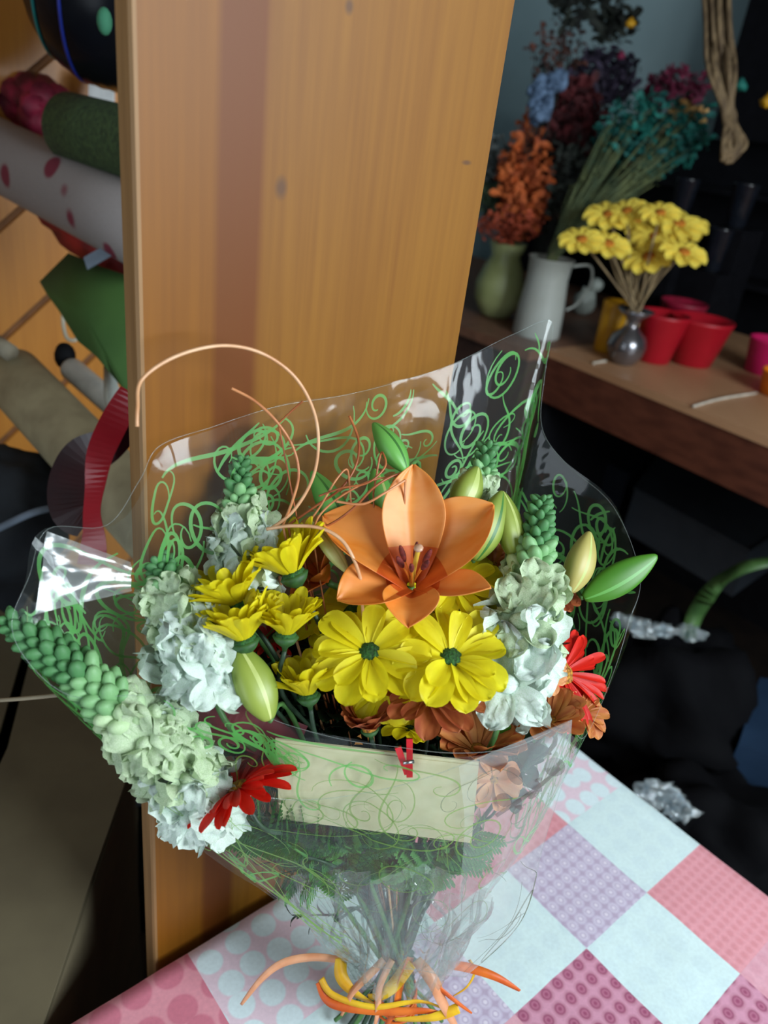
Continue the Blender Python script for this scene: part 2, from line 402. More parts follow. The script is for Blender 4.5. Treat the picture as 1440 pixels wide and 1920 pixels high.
# cloth: printed squares 12 cm wide
cy, pk = S(220, 240, 240), S(232, 160, 170)
cm = [
    dots('cotton_pale_aqua', cy, S(216, 236, 238), 0.03, 0.30, 0.42),
    dots('cotton_pink_plain', pk, S(222, 146, 154), 0.012, 0.2, 0.5),
    dots('cotton_pink_spots', S(234, 156, 170), S(218, 126, 146), 0.034, 0.40, 0.47, jitter=0.25),
    dots('cotton_lilac_spots', S(236, 210, 222), S(226, 242, 246), 0.031, 0.40, 0.47, jitter=0.3),
    dots('cotton_lilac_rings', S(190, 172, 196), S(232, 222, 236), 0.0148, 0.10, 0.56, ring=[(0.2, S(196, 182, 206)), (0.30, S(216, 206, 224)), (0.44, S(206, 194, 216))]),
    dots('cotton_mauve_rosettes', S(214, 152, 176), S(158, 78, 110), 0.0185, 0.06, 0.52, ring=[(0.16, S(186, 112, 140)), (0.27, S(158, 82, 112)), (0.36, S(196, 132, 154))]),
    dots('cotton_lilac_pindots', S(206, 158, 182), S(232, 222, 236), 0.0075, 0.24, 0.36),
    dots('cotton_pink_blush', S(226, 168, 182), S(220, 158, 172), 0.02, 0.2, 0.5),
]
AQ, PP, PS, LS, LR, MR, PD, PB2 = range(8)
lay = {(-1, 0): PD, (0, 0): PS, (1, 0): LS, (2, 0): AQ, (3, 0): PS, (4, 0): PP, (5, 0): LS,
       (-1, 1): LS, (0, 1): LR, (1, 1): AQ, (2, 1): LR, (3, 1): AQ, (4, 1): LR, (5, 1): AQ,
       (-1, 2): AQ, (0, 2): PP, (1, 2): LS, (2, 2): PB2, (3, 2): MR, (4, 2): AQ, (5, 2): PP,
       (2, 3): AQ, (3, 3): AQ, (4, 3): MR, (5, 3): PB2, (3, 4): LS, (4, 4): AQ, (5, 4): PD}
al = [-0.005 + 0.12 * 0 + 0.0] ; 
alines = [0.030, 0.115, 0.235, 0.355, 0.475, 0.597, 0.718, 0.845]
blines = [-0.458 + 0.0, -0.332, -0.210, -0.088, 0.034, 0.156, 0.278, 0.400, 0.522, 0.690]
def wr(a, b):
    h = 0.0022 * noise.noise(Vector((a * 9, b * 9, 1))) + 0.0012 * noise.noise(Vector((a * 26, b * 20, 4)))
    # soft folds running along N in the near right corner
    h += 0.0035 * math.exp(-((a - 0.655 - 0.25 * (b + 0.2)) / 0.008) ** 2) * max(0, min(1, (b + 0.26) * 8))
    h += 0.0025 * math.exp(-((a - 0.53 + 0.1 * (b + 0.2)) / 0.010) ** 2)
    return h
mb = MB()
sub = 8
def gridlines(ls, m=sub):
    o = []
    for i in range(len(ls) - 1):
        for k in range(m): o.append((ls[i] + (ls[i + 1] - ls[i]) * k / m, i))
    o.append((ls[-1], len(ls) - 2)); return o
GA, GB = gridlines(alines), gridlines(blines)
vs = [W(a, b, TZ + wr(a, b)) for (a, _) in GA for (b, _) in GB]
nb = len(GB)
for i in range(len(GA) - 1):
    for j in range(nb - 1):
        ci, cj = GA[i][1] - 1, GB[j][1]
        mb.m.append(lay.get((ci, cj), [AQ, PP, LS, MR, LR][(ci * 2 + cj * 3) % 5])); mb.f.append([i * nb + j, (i + 1) * nb + j, (i + 1) * nb + j + 1, i * nb + j + 1])
mb.v = vs
# drape over the four edges
ring = [(i, 0) for i in range(len(GA))] + [(len(GA) - 1, j) for j in range(1, nb)] + [(i, nb - 1) for i in range(len(GA) - 2, -1, -1)] + [(0, j) for j in range(nb - 2, 0, -1)]
n = len(ring); base_i = len(mb.v)
for lv, (dz, off) in enumerate([(0.006, 0.004), (0.05, 0.005), (0.14, 0.006), (0.24, 0.007)]):
    for k, (i, j) in enumerate(ring):
        p = vs[i * nb + j]; a, b = GA[i][0], GB[j][0]
        oa = (-1 if i == 0 else 0) + (1 if i == len(GA) - 1 else 0); ob = (-1 if j == 0 else 0) + (1 if j == nb - 1 else 0)
        wv = 0.004 * lv * math.sin(k * 0.7) * (0.3 if j == 0 else 1)
        o2 = off + wv if j else 0.002
        mb.v.append(p + U * oa * o2 + N * ob * o2 - Z * dz)
for lv in range(4):
    for k in range(n):
        k2 = (k + 1) % n
        t0 = (ring[k][0] * nb + ring[k][1]) if lv == 0 else base_i + (lv - 1) * n + k
        t1 = (ring[k2][0] * nb + ring[k2][1]) if lv == 0 else base_i + (lv - 1) * n + k2
        mb.f.append([t0, base_i + lv * n + k, base_i + lv * n + k2, t1])
        ci, cj = GA[min(ring[k][0], len(GA) - 2)][1] - 1, GB[min(ring[k][1], nb - 2)][1]
        mb.m.append(lay.get((ci, cj), PP))
cloth_M = Matrix((U, -N, Z)).transposed().to_4x4()
inv = cloth_M.inverted(); mb.v = [inv @ p for p in mb.v]
cl = mb.build('patchwork_tablecloth', cm, None, recalc=False); cl.matrix_world = cloth_M
tag(cl, 'pink, lilac and pale aqua patchwork cotton cloth covering the table', 'tablecloth')
# ==================================================================== BOUQUET
GATH = P(742, 1795, 0.738)        # where the stems are tied
# ---- petal and leaf materials
m_yel = mat('yellow_petal', S(246, 236, 36), 0.55, c2=S(230, 214, 18), scale=60, stretch=(0.3, 1.5, 1), transl=0.38)
m_yel2 = mat('deep_yellow_petal', S(240, 228, 26), 0.6, c2=S(220, 202, 12), scale=60, stretch=(0.3, 1.5, 1), transl=0.38)
m_eye = mat('green_flower_eye', S(40, 92, 30), 0.8, c2=S(18, 52, 14), scale=420, bump=0.5)
m_calyx = mat('calyx_green', S(52, 96, 44), 0.6, c2=S(28, 62, 26), scale=90)
m_stem = mat('flower_stem', S(84, 128, 66), 0.5, c2=S(56, 96, 46), scale=50)
m_dstem = mat('dark_flower_stem', S(44, 70, 48), 0.55, c2=S(26, 46, 30), scale=50)
m_cop = mat('copper_petal', S(214, 142, 72), 0.6, c2=S(182, 88, 44), scale=70, stretch=(0.25, 1.6, 1), transl=0.22)
m_cop2 = mat('rusty_petal', S(190, 108, 62), 0.6, c2=S(148, 62, 34), scale=70, stretch=(0.25, 1.6, 1), transl=0.22)
m_peach = mat('peach_petal', S(236, 172, 116), 0.6, c2=S(222, 142, 88), scale=70, stretch=(0.25, 1.6, 1), transl=0.22)
m_ceye = mat('amber_flower_eye', S(196, 140, 40), 0.8, c2=S(120, 70, 20), scale=420, bump=0.5)
m_red = mat('red_petal', S(232, 42, 22), 0.55, c2=S(206, 22, 14), scale=60, stretch=(0.3, 1.5, 1), transl=0.25)
m_lily = mat('orange_lily_petal', S(244, 162, 80), 0.42, c2=S(234, 138, 46), scale=34, stretch=(0.35, 1.6, 1), transl=0.22)
m_lilyd = mat('dark_orange_lily_petal', S(214, 124, 54), 0.45, c2=S(176, 84, 28), scale=34, stretch=(0.35, 1.6, 1), transl=0.2)
m_throat = mat('red_orange_throat', S(226, 108, 34), 0.5, c2=S(204, 82, 24), scale=60, stretch=(0.3, 1.5, 1), transl=0.15)
m_rib = mat('pale_green_midrib', S(222, 224, 164), 0.4, c2=S(196, 204, 132), scale=30)
m_anth = mat('rust_anther', S(126, 40, 30), 0.8, c2=S(82, 20, 18), scale=300, bump=0.3)
m_fila = mat('orange_filament', S(226, 130, 44), 0.45)
m_pist = mat('yellow_pistil', S(222, 186, 70), 0.4, c2=S(206, 160, 52), scale=60)
m_stig = mat('pale_stigma', S(214, 170, 140), 0.35)
m_budg = mat('fresh_green_bud', S(112, 178, 84), 0.42, c2=S(70, 140, 58), scale=26, stretch=(1, 1, 0.2), transl=0.12)
m_budo = mat('olive_green_bud', S(152, 168, 72), 0.42, c2=S(108, 132, 48), scale=26, stretch=(1, 1, 0.2), transl=0.12)
m_budt = mat('tan_green_bud', S(192, 178, 104), 0.45, c2=S(158, 148, 72), scale=26, stretch=(1, 1, 0.2), transl=0.12)
m_seam = mat('pale_bud_seam', S(196, 204, 130), 0.42, c2=S(172, 186, 104), scale=40)
m_seamg = mat('dark_bud_seam', S(64, 118, 48), 0.42, c2=S(52, 104, 42), scale=40)
m_sn0 = mat('snapdragon_tip_green', S(92, 150, 92), 0.6, c2=S(58, 112, 62), scale=120, transl=0.1)
m_sn1 = mat('snapdragon_bud_green', S(150, 196, 138), 0.55, c2=S(104, 160, 98), scale=90, transl=0.12)
m_sn2 = mat('snapdragon_pale_bud', S(214, 232, 190), 0.55, c2=S(170, 206, 146), scale=60, transl=0.18)
m_snw = mat('snapdragon_white_petal', S(232, 242, 236), 0.6, c2=S(206, 226, 206), scale=40, transl=0.25)
m_snc = mat('snapdragon_cream_petal', S(214, 228, 196), 0.6, c2=S(178, 204, 154), scale=40, transl=0.25)
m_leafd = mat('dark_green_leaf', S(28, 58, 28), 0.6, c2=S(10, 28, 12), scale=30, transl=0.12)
m_fern = mat('fern_green', S(84, 156, 56), 0.55, c2=S(40, 92, 40), scale=60, transl=0.2)
m_gras = mat('bright_green_leaf', S(86, 148, 40), 0.42, c2=S(58, 116, 26), scale=26, stretch=(1, 1, 0.3), transl=0.2)

def stem_to(root, start, mid_pull=0.5, r=0.0018, m=None, out=None, name='stem', end=None):
    """a stem from the flower's base down to the tie"""
    g = end if end is not None else GATH + Vector((random.uniform(-.012, .012), random.uniform(-.012, .012), random.uniform(-.01, .01)))
    d = (out or Vector((0, 0, -1))).normalized()
    L = (g - start).length
    back = Vector((F_.x, F_.y, 0)).normalized()
    pts = catmull([start, start + d * L * 0.10 + back * .006, start.lerp(g, 0.35) + back * .024, start.lerp(g, 0.65) + back * .022, g, g + (g - start).normalized() * 0.03], 5)
    mb = MB(); tube(mb, pts, [r, r * 1.2], 7); return mb.build(name, m or m_stem, root)

# ---- chrysanthemum daisies: petals, eye, calyx, stem
def petal_src(L, wd, **k):
    mb = MB(); petal(mb, L, wd, **k); return mb
PROTO = {}
def daisy(name, label, group, px, py, d, face, R, npet=15, lift=0.25, mp=None, me=None, rows=2, wide=0.46, seed=0, curl=0.5, cat='flower', stem=True, hint=None, eye=0.2, zsq=1.0):
    rnd = random.Random(seed)
    c = P(px, py, d); f = cdir(*face); r = R * d / FPX * (1.28 if face[2] > .41 else 1.62)
    root = thing(name, label, cat, frame(c, f, hint), group)
    srcs = []
    for k in range(3):
        mb = MB(); petal(mb, r, r * wide * (1.12 if wide > .4 else 1), cup=0.22 + 0.06 * k, curl=(curl * (0.7 + 0.3 * k) if lift < .7 else -.1 + .25 * k), lift=0.0, tip=0.70, ruffle=0.10, nu=9, nv=6, base=0.32, seed=seed + k * 3.7, ridge=0.03)
        srcs.append(mb)
    meshes = []
    for row in range(rows):
        np_ = npet if row == 0 or npet >= 20 or lift > .5 else npet // 2 + 1
        for k in range(np_):
            a = 2 * PI * (k + 0.5 * row) / np_ + rnd.uniform(-0.16, 0.16)
            li = lift + row * 0.17 + rnd.uniform(-0.13, 0.16)
            sc = (1 - 0.16 * row) * rnd.uniform(0.86, 1.06)
            m = Matrix.Rotation(a, 4, 'Z') @ Matrix.Translation((r * eye * 0.55, 0, 0.0006 + row * 0.0008)) @ Matrix.Rotation(-li, 4, 'Y') @ Matrix.Rotation(rnd.uniform(-.22, .22), 4, 'X') @ Matrix.Scale(sc * (1 - eye * 0.5), 4)
            s = rnd.randrange(3)
            if len(meshes) <= s or True:
                key = (name, seed, s)
                if key not in PROTO:
                    o = srcs[s].build('petal', mp, root, local=True); o.matrix_basis = m; PROTO[key] = o
                else: inst(PROTO[key], root, m)
    mb = MB(); lathe(mb, [(0.0001, r * 0.10), (r * eye * 0.5, r * 0.09), (r * eye * 0.85, r * 0.055), (r * eye, 0.0), (r * eye * 0.8, -r * 0.03)], n=20, wob=lambda a, z: 1 + 0.06 * math.sin(a * 7))
    mb.build('flower_eye', me, root, local=True)
    mb = MB(); lathe(mb, [(r * eye * 1.0, 0.0), (r * eye * 1.25, -r * 0.04), (r * eye * 0.9, -r * 0.15), (r * eye * 0.3, -r * 0.25), (0.0015, -r * 0.34)], n=16)
    mb.build('calyx', m_calyx, root, local=True)
    if stem: stem_to(root, c - f * r * 0.32, out=-f, m=m_dstem)
    return root
YG = None
daisy('chrysanthemum', 'large yellow daisy chrysanthemum facing forward left of centre, green eye showing', YG, 693, 1224, .560, (-.05, .62, .78), 90, 13, .22, m_yel, m_eye, seed=1, wide=.5)
daisy('chrysanthemum', 'large yellow daisy chrysanthemum under the orange lily, nearest the white snapdragon', YG, 845, 1234, .560, (.12, .62, .72), 92, 13, .30, m_yel, m_eye, seed=2, wide=.5)
daisy('chrysanthemum', 'yellow chrysanthemum seen side on directly left of the lily', YG, 664, 1146, .606, (-.35, .80, .40), 70, 13, .25, m_yel, m_eye, seed=3, wide=.5)
daisy('chrysanthemum', 'yellow chrysanthemum behind the lily on its right, green eye partly showing', YG, 852, 1098, .612, (.15, .70, .65), 84, 14, .25, m_yel, m_eye, seed=4)
daisy('chrysanthemum', 'topmost yellow chrysanthemum in the left cluster, touching the copper lily petals', YG, 550, 1076, .566, (-.35, .88, .22), 70, 23, .86, m_yel2, m_eye, wide=.34, rows=2, seed=5, curl=.2)
daisy('chrysanthemum', 'leftmost yellow chrysanthemum, overlapping the white snapdragon florets', YG, 448, 1132, .560, (-.45, .85, .26), 70, 23, .86, m_yel2, m_eye, wide=.34, seed=6, curl=.2)
daisy('chrysanthemum', 'yellow chrysanthemum cup lowest in the left cluster above the green lily bud', YG, 458, 1200, .548, (-.22, .93, .28), 70, 23, .92, m_yel2, m_eye, wide=.34, seed=7, curl=.15)
daisy('chrysanthemum', 'yellow chrysanthemum cup right of the left cluster, seen from the side', YG, 536, 1190, .552, (.10, .96, .22), 62, 22, .88, m_yel2, m_eye, wide=.34, seed=8, curl=.15)
daisy('chrysanthemum', 'small yellow chrysanthemum cup above the white card, turned sideways', YG, 578, 1303, .566, (-.12, .95, .25), 58, 20, .95, m_yel2, m_eye, wide=.36, seed=9, curl=.2)
daisy('chrysanthemum', 'yellow chrysanthemum drooping under the largest daisy, eye half hidden', YG, 716, 1284, .576, (-.30, .30, .85), 64, 12, .2, m_yel, m_eye, seed=10, wide=.55)
daisy('chrysanthemum', 'yellow chrysanthemum tucked between the lily and the two front daisies', YG, 768, 1168, .622, (.05, .8, .5), 50, 13, .25, m_yel, m_eye, seed=11, wide=.55)
daisy('chrysanthemum', 'yellow chrysanthemum at the right, between lily petal and snapdragon spike', YG, 905, 1130, .618, (.35, .75, .5), 54, 14, .25, m_yel, m_eye, seed=12)
daisy('chrysanthemum', 'small dim yellow chrysanthemum deep behind the red clothespin', YG, 768, 1368, .590, (.0, .9, .3), 40, 12, .5, m_yel2, m_eye, seed=13)
daisy('chrysanthemum', 'half open dull yellow chrysanthemum deep inside above the dark foliage', YG, 690, 1168, .615, (.0, .8, .5), 40, 12, .7, m_yel2, m_eye, seed=14)
daisy('chrysanthemum', 'rusty copper chrysanthemum directly below the front daisies', YG, 806, 1305, .572, (.02, .90, .42), 84, 14, .20, m_cop2, m_ceye, seed=20, rows=2, wide=.42, eye=.16)
daisy('chrysanthemum', 'small rusty chrysanthemum cup left of the red clothespin', YG, 693, 1366, .572, (-.15, .92, .3), 44, 13, .75, m_cop2, m_ceye, seed=21, curl=.2)
daisy('chrysanthemum', 'copper chrysanthemum standing behind the right end of the card', YG, 896, 1408, .612, (.05, .90, .38), 66, 14, .62, m_cop, m_ceye, seed=22, curl=.3, wide=.44)
daisy('chrysanthemum', 'fan shaped amber chrysanthemum at the right rim of the wrapping', YG, 1034, 1352, .600, (-.10, .75, .5), 58, 14, .62, m_cop, m_ceye, seed=23, curl=.3)
daisy('chrysanthemum', 'pale peach chrysanthemum between the white florets and the red gerbera', YG, 1012, 1258, .602, (.15, .35, .85), 44, 12, .25, m_peach, m_ceye, seed=24)
daisy('chrysanthemum', 'copper chrysanthemum half hidden behind the olive lily buds', YG, 925, 1060, .645, (.1, .5, .8), 40, 12, .5, m_cop, m_ceye, seed=25)
daisy('chrysanthemum', 'small orange chrysanthemum behind the right snapdragon spike', YG, 1046, 1118, .655, (.2, .6, .7), 34, 12, .5, m_cop2, m_ceye, seed=26)
daisy('chrysanthemum', 'tan chrysanthemum at the far right edge beside the film', YG, 1092, 1338, .625, (.4, .5, .7), 40, 12, .4, m_cop, m_ceye, seed=27)
daisy('chrysanthemum', 'faded copper chrysanthemum under the film right of the card', YG, 925, 1462, .606, (.2, .3, .8), 46, 12, .3, m_peach, m_ceye, seed=28)
# gerberas
daisy('gerbera', 'large scarlet gerbera at the right, behind the peach chrysanthemum', None, 1052, 1262, .632, (.42, .45, .70), 88, 26, .12, m_red, m_ceye, seed=30, wide=.2, rows=2, eye=.24)
daisy('gerbera', 'red gerbera lying low at the left, its petals pointing at the card', None, 446, 1478, .572, (-.45, .85, .10), 72, 24, .10, m_red, m_ceye, seed=31, wide=.24, rows=2, eye=.2)
daisy('gerbera', 'red gerbera beside the top left corner of the card, behind the burgundy ribbon', None, 505, 1420, .612, (-.1, .8, .5), 50, 22, .2, m_red, m_ceye, seed=36, wide=.24, eye=.2)
daisy('gerbera', 'red gerbera deep in the middle, a few petals showing by the yellow cups', None, 510, 1205, .63, (0, .8, .4), 34, 20, .4, m_red, m_ceye, seed=32, wide=.24, eye=.2)
daisy('gerbera', 'red gerbera peeping out between the yellow daisies and snapdragon spike', None, 948, 1130, .655, (.1, .5, .8), 36, 20, .2, m_red, m_ceye, seed=33, wide=.24, eye=.2)

# ---- the open orange lily
def lily(label, px, py, d, face, R, petals, mp, seed, stamens=True, back=0.0):
    c = P(px, py, d); f = cdir(*face); s = d / FPX
    M = frame(c, f); root = thing('lily', label, 'flower', M)
    for (ph, L, wd, li, cu, cup) in petals:
        a = math.radians(ph); mb = MB()
        petal(mb, L * s, wd * s, cup=cup, curl=cu, lift=li, tip=0.45, ruffle=0.05, nu=14, nv=10, base=0.30, seed=seed + ph * .1, ridge=0.05, throat=3, pw=0.85)
        # flesh-coloured centre ridge behind
        Mx = Matrix.Rotation(a, 4, 'Z') @ Matrix.Translation((6 * s, 0, 0))
        mb.v = [Mx @ p for p in mb.v]
        o = mb.build('petal', [mp, m_throat], root, local=True)
        md = o.modifiers.new('thick', 'SOLIDIFY'); md.thickness = 0.0009; md.offset = 0
        md = o.modifiers.new('sub', 'SUBSURF'); md.levels = 1; md.render_levels = 1
    if stamens:
        for k in range(6):
            a = math.radians(k * 60 + 20); e = Vector((math.cos(a) * 26 * s, math.sin(a) * 20 * s, 78 * s))
            mb = MB(); tube(mb, catmull([Vector((0, 0, 0)), e * 0.5 + Vector((0, 0, 5 * s)), e], 5), 1.6 * s, 6); fo = mb.build('stamen', m_fila, root, local=True)
            mb = MB(); ell(mb, e, 6 * s, 5 * s, 20 * s, Matrix.Rotation(a, 3, 'Z') @ Matrix.Rotation(.35, 3, 'Y'))
            an = mb.build('anther', m_anth, fo, local=True)
        mb = MB(); tube(mb, catmull([Vector((0, 0, 0)), Vector((2 * s, 2 * s, 50 * s)), Vector((8 * s, 10 * s, 96 * s))], 6), [4.5 * s, 4.5 * s], 8); pi = mb.build('pistil', m_pist, root, local=True)
        mb = MB(); ell(mb, Vector((8 * s, 10 * s, 98 * s)), 9 * s, 9 * s, 5.5 * s, rough=.2); mb.build('stigma', m_stig, pi, local=True)
    stem_to(root, c - f * 0.003, out=-f, r=.0026)
    return root
# (angle, length, width, lift, curl, cup)
lily('open orange lily, the largest flower in the bouquet, stamens showing', 772, 1098, .576, (.02, .66, .72), 150,
     [(90, 225, 128, 1.02, .45, .34), (32, 212, 150, .88, .40, .34), (-24, 160, 74, .45, -.10, .35), (-95, 108, 112, .62, .75, .45), (203, 150, 116, .66, .80, .36), (148, 214, 140, .86, .90, .36)], m_lily, 3)
lily('half open darker orange lily with a pale midrib, left of the open one', 612, 1088, .600, (-.42, .62, .55), 110,
     [(110, 118, 62, .95, .1, .4), (60, 104, 58, 1.1, .1, .4), (170, 108, 54, .8, .3, .4), (230, 80, 54, .6, .2, .4), (-60, 70, 50, 1.0, .1, .4), (0, 84, 50, 1.15, .1, .4)], m_lilyd, 9, stamens=False)
# ---- lily buds
def lily_bud(label, tip, base, wpx, d0, d1, mb_, ms, seed=0, flat=1.0, stemend=None, bend=0.0):
    p0 = P(base[0], base[1], d0); p1 = P(tip[0], tip[1], d1); ax = p1 - p0; L = ax.length; r = wpx * d0 / FPX / 2 * 1.06
    p1 = p0 + ax * 1.07; ax = p1 - p0; L = ax.length
    root = thing('lily_bud', label, 'flower bud', frame(p0, ax, R_))
    mb = MB(); n = 24; vs = []; prof = [0.26, .52, .74, .89, .98, 1.0, .98, .90, .78, .61, .40, .14]
    for i, q in enumerate(prof):
        t = i / (len(prof) - 1)
        for k in range(n):
            a = 2 * PI * k / n + seed; rr = r * q * (1 + 0.10 * math.cos(3 * (a)))
            vs.append(Vector((rr * math.cos(a) + bend * L * math.sin(t * PI), flat * rr * math.sin(a), t * L)))
    fs = []; 
    for i in range(len(prof) - 1):
        for k in range(n):
            am = 2 * PI * (k + .5) / n + seed
            fs.append((i * n + k, i * n + (k + 1) % n, (i + 1) * n + (k + 1) % n, (i + 1) * n + k)); mb.m.append(1 if math.cos(3 * am) < -0.88 else 0)
    mb.v = vs; mb.f = [list(f) for f in fs] + [list(range(n))[::-1], [(len(prof) - 1) * n + k for k in range(n)]]; mb.m += [0, 0]
    o = mb.build('bud', [mb_, ms], root, local=True); md = o.modifiers.new('sub', 'SUBSURF'); md.levels = 1; md.render_levels = 1
    stem_to(root, p0, out=-ax.normalized() * .35 + Vector((0, .9, -.2)), r=.0019)
    return root
lily_bud('bright green lily bud, tallest, pointing up left behind the open lily', (703, 798), (762, 884), 46, .60, .61, m_budg, m_seamg, .4)
lily_bud('green lily bud leaning left under the curly reed tangle', (588, 890), (652, 1006), 52, .592, .60, m_budg, m_seamg, .1)
lily_bud('short green lily bud upright just behind the open lily', (702, 884), (722, 972), 46, .60, .61, m_budg, m_seam, .9)
lily_bud('olive bud with pale stripes beside the far small snapdragon', (893, 880), (852, 966), 56, .625, .63, m_budo, m_seam, .5)
lily_bud('olive bud leaning right, left one of the pair beside the lily', (938, 928), (888, 1052), 58, .612, .62, m_budo, m_seamg, .2)
lily_bud('olive bud, right one of the pair touching the snapdragon spike', (942, 928), (968, 1056), 50, .618, .625, m_budo, m_seam, .2)
lily_bud('tan lily bud with yellowish seams right of the snapdragon spike', (1103, 1003), (1068, 1112), 54, .632, .64, m_budt, m_seam, .6)
lily_bud('flat green lily bud pointing right, outermost beyond the tan one', (1224, 1046), (1092, 1122), 58, .640, .645, m_gras, m_budg, .3, flat=.45)
lily_bud('fat striped green lily bud just above the left rim of the film', (446, 1216), (506, 1352), 72, .545, .55, m_budo, m_seam, .15)
# small flat bud seen as pale half-open petal left
lily_bud('pale greenish white bud lying across the half open lily', (584, 982), (652, 1074), 30, .575, .58, m_rib, m_seam, .7)

# ---- snapdragons
def floret_mesh(r, seed, tube_l=1.25):
    mb = MB(); rnd = random.Random(seed)
    # puffed throat along +x, ruffled lips at its mouth
    Mx = Matrix.Rotation(PI / 2, 3, 'Y')
    ell(mb, Vector((r * 0.45, 0, 0)), r * .27, r * .30, r * .62, Mx, 10, 6, rough=.15)
    for (ang, L, wd, li) in [(62, 1.15, 1.0, 1.0), (118, 1.15, 1.0, 1.0), (-90, .90, .85, .6), (-152, .9, .8, .6), (-28, .9, .8, .6)]:
        p = MB(); petal(p, L * r, wd * r, cup=.18, curl=rnd.uniform(.9, 1.5), lift=li, tip=.5, ruffle=.55, nu=8, nv=8, base=.5, seed=seed * 1.7 + ang)
        a = math.radians(ang)
        # petal frame: +x of the petal points along (0, cos, sin), +z of the petal along floret +x
        Mp = Matrix(((0, 0, 1), (math.cos(a), -math.sin(a), 0), (math.sin(a), math.cos(a), 0))).to_4x4()
        Mp = Matrix.Translation((r * .75, math.cos(a) * r * .18, math.sin(a) * r * .18)) @ Mp
        mb.add([Mp @ q for q in p.v], p.f)
    # folded palate between the lips
    ell(mb, Vector((r * .82, 0, -r * .05)), r * .2, r * .26, r * .18, Mx, 9, 5, mi=0, rough=.5)
    return mb
def bud_mesh(r):
    mb = MB(); ell(mb, Vector((r * .8, 0, 0)), r * .50, r * .58, r * 1.15, Matrix.Rotation(PI / 2, 3, 'Y'), 9, 6, rough=.12)
    ell(mb, Vector((r * .1, 0, 0)), r * .5, r * .5, r * .35, Matrix.Rotation(PI / 2, 3, 'Y'), 8, 4)
    return mb
FS = {}
def snapdragon(label, axis, w0, w1, frac_bud, n_b, n_f, seed, white=True, tipm=None, stem=True, fl=1.0):
    """axis: list of (px,py,d) from tip to base; w0/w1: width px at the tip / at the base"""
    rnd = random.Random(seed)
    pts = catmull([P(*q) for q in axis], 10); Lt = len(pts) - 1
    base = pts[-1]; root = thing('snapdragon', label, 'flower', Matrix.Translation(base))
    dm = sum(q[2] for q in axis) / len(axis)
    mb = MB(); tube(mb, pts[::-1], [0.0022, 0.0008], 7); mb.build('flower_spike', m_sn0 if not white else m_stem, root)
    prot = {}
    def place(kind, t, phi, r):
        x = t * Lt; i = min(int(x), Lt - 1); c = pts[i].lerp(pts[i + 1], x - i)
        ax = (pts[max(i - 1, 0)] - pts[min(i + 1, Lt)]).normalized()      # towards the tip
        q = frame(c, ax, R_); od = (q.to_3x3() @ Vector((math.cos(phi), math.sin(phi), 0))).normalized()
        tilt = .75 if kind[0] == 'b' else rnd.uniform(.15, .45)
        xd = (od + ax * tilt).normalized(); zd = (ax - xd * ax.dot(xd)).normalized(); yd = zd.cross(xd)
        Mm = Matrix.Translation(c + od * 0.0006) @ Matrix((xd, yd, zd)).transposed().to_4x4() @ Matrix.Rotation(rnd.uniform(-.3, .3), 4, 'X') @ Matrix.Scale(r, 4)
        Mm = MW[root.name].inverted() @ Mm
        if kind in prot: inst(prot[kind], root, Mm)
        else:
            src = FS.get(kind)
            if src is None:
                if kind[0] == 'b': g = bud_mesh(1.0); mt = {'b0': m_sn0, 'b1': m_sn1, 'b2': m_sn2}[kind]
                else: g = floret_mesh(1.0, int(kind[1:])); mt = m_snw if int(kind[1:]) < 4 else m_snc
                src = g.build('bud' if kind[0] == 'b' else 'floret', mt, root, local=True); FS[kind] = src; src.matrix_basis = Mm; prot[kind] = src
            else: prot[kind] = inst(src, root, Mm)
    s = dm / FPX
    for k in range(n_b):
        t = frac_bud * ((k + .3) / n_b) ** 0.85
        wpx = w0 + (w1 - w0) * (t ** 0.9); r = wpx * s * .27 * rnd.uniform(.85, 1.15)
        u = k / n_b
        place('b0' if u < .55 else ('b1' if u < .86 else 'b2'), t, k * 2.4, r)
    for k in range(n_f):
        t = frac_bud + (1 - frac_bud) * ((k + .2) / n_f)
        wpx = w0 + (w1 - w0) * min(1, t * 1.1); r = wpx * s * .40 * rnd.uniform(.88, 1.2) * fl
        place('f%d' % (rnd.randrange(4) + (4 if (not white or t < frac_bud + .22) else 0)), t, k * 2.4 + rnd.uniform(-.3, .3), r)
    if stem:
        d = (pts[-1] - pts[-4]).normalized(); stem_to(root, base, out=d, r=.0022)
    return root
snapdragon('white snapdragon standing upright against the board, green pointed tip', [(452, 862, .578), (450, 930, .578), (456, 1010, .580), (462, 1080, .582)], 34, 130, .54, 40, 14, 1)
snapdragon('bushy white snapdragon with a green tip, left of the yellow cups', [(298, 1058, .556), (325, 1110, .555), (356, 1190, .553), (396, 1290, .556)], 50, 156, .42, 36, 20, 2)
snapdragon('long pale green snapdragon leaning far left inside the film', [(16, 1164, .520), (110, 1232, .522), (215, 1318, .532), (318, 1420, .552), (392, 1530, .582)], 56, 165, .62, 96, 20, 3, fl=1.0)
snapdragon('tall snapdragon at the right with green scaly tip and white lower florets', [(1016, 936, .622), (1006, 1010, .618), (996, 1090, .612), (972, 1200, .600), (940, 1330, .592)], 40, 172, .55, 66, 18, 4)
snapdragon('short pale green snapdragon furthest back behind the olive buds', [(914, 838, .655), (902, 900, .652), (884, 962, .650)], 40, 90, .66, 34, 8, 5, white=False)
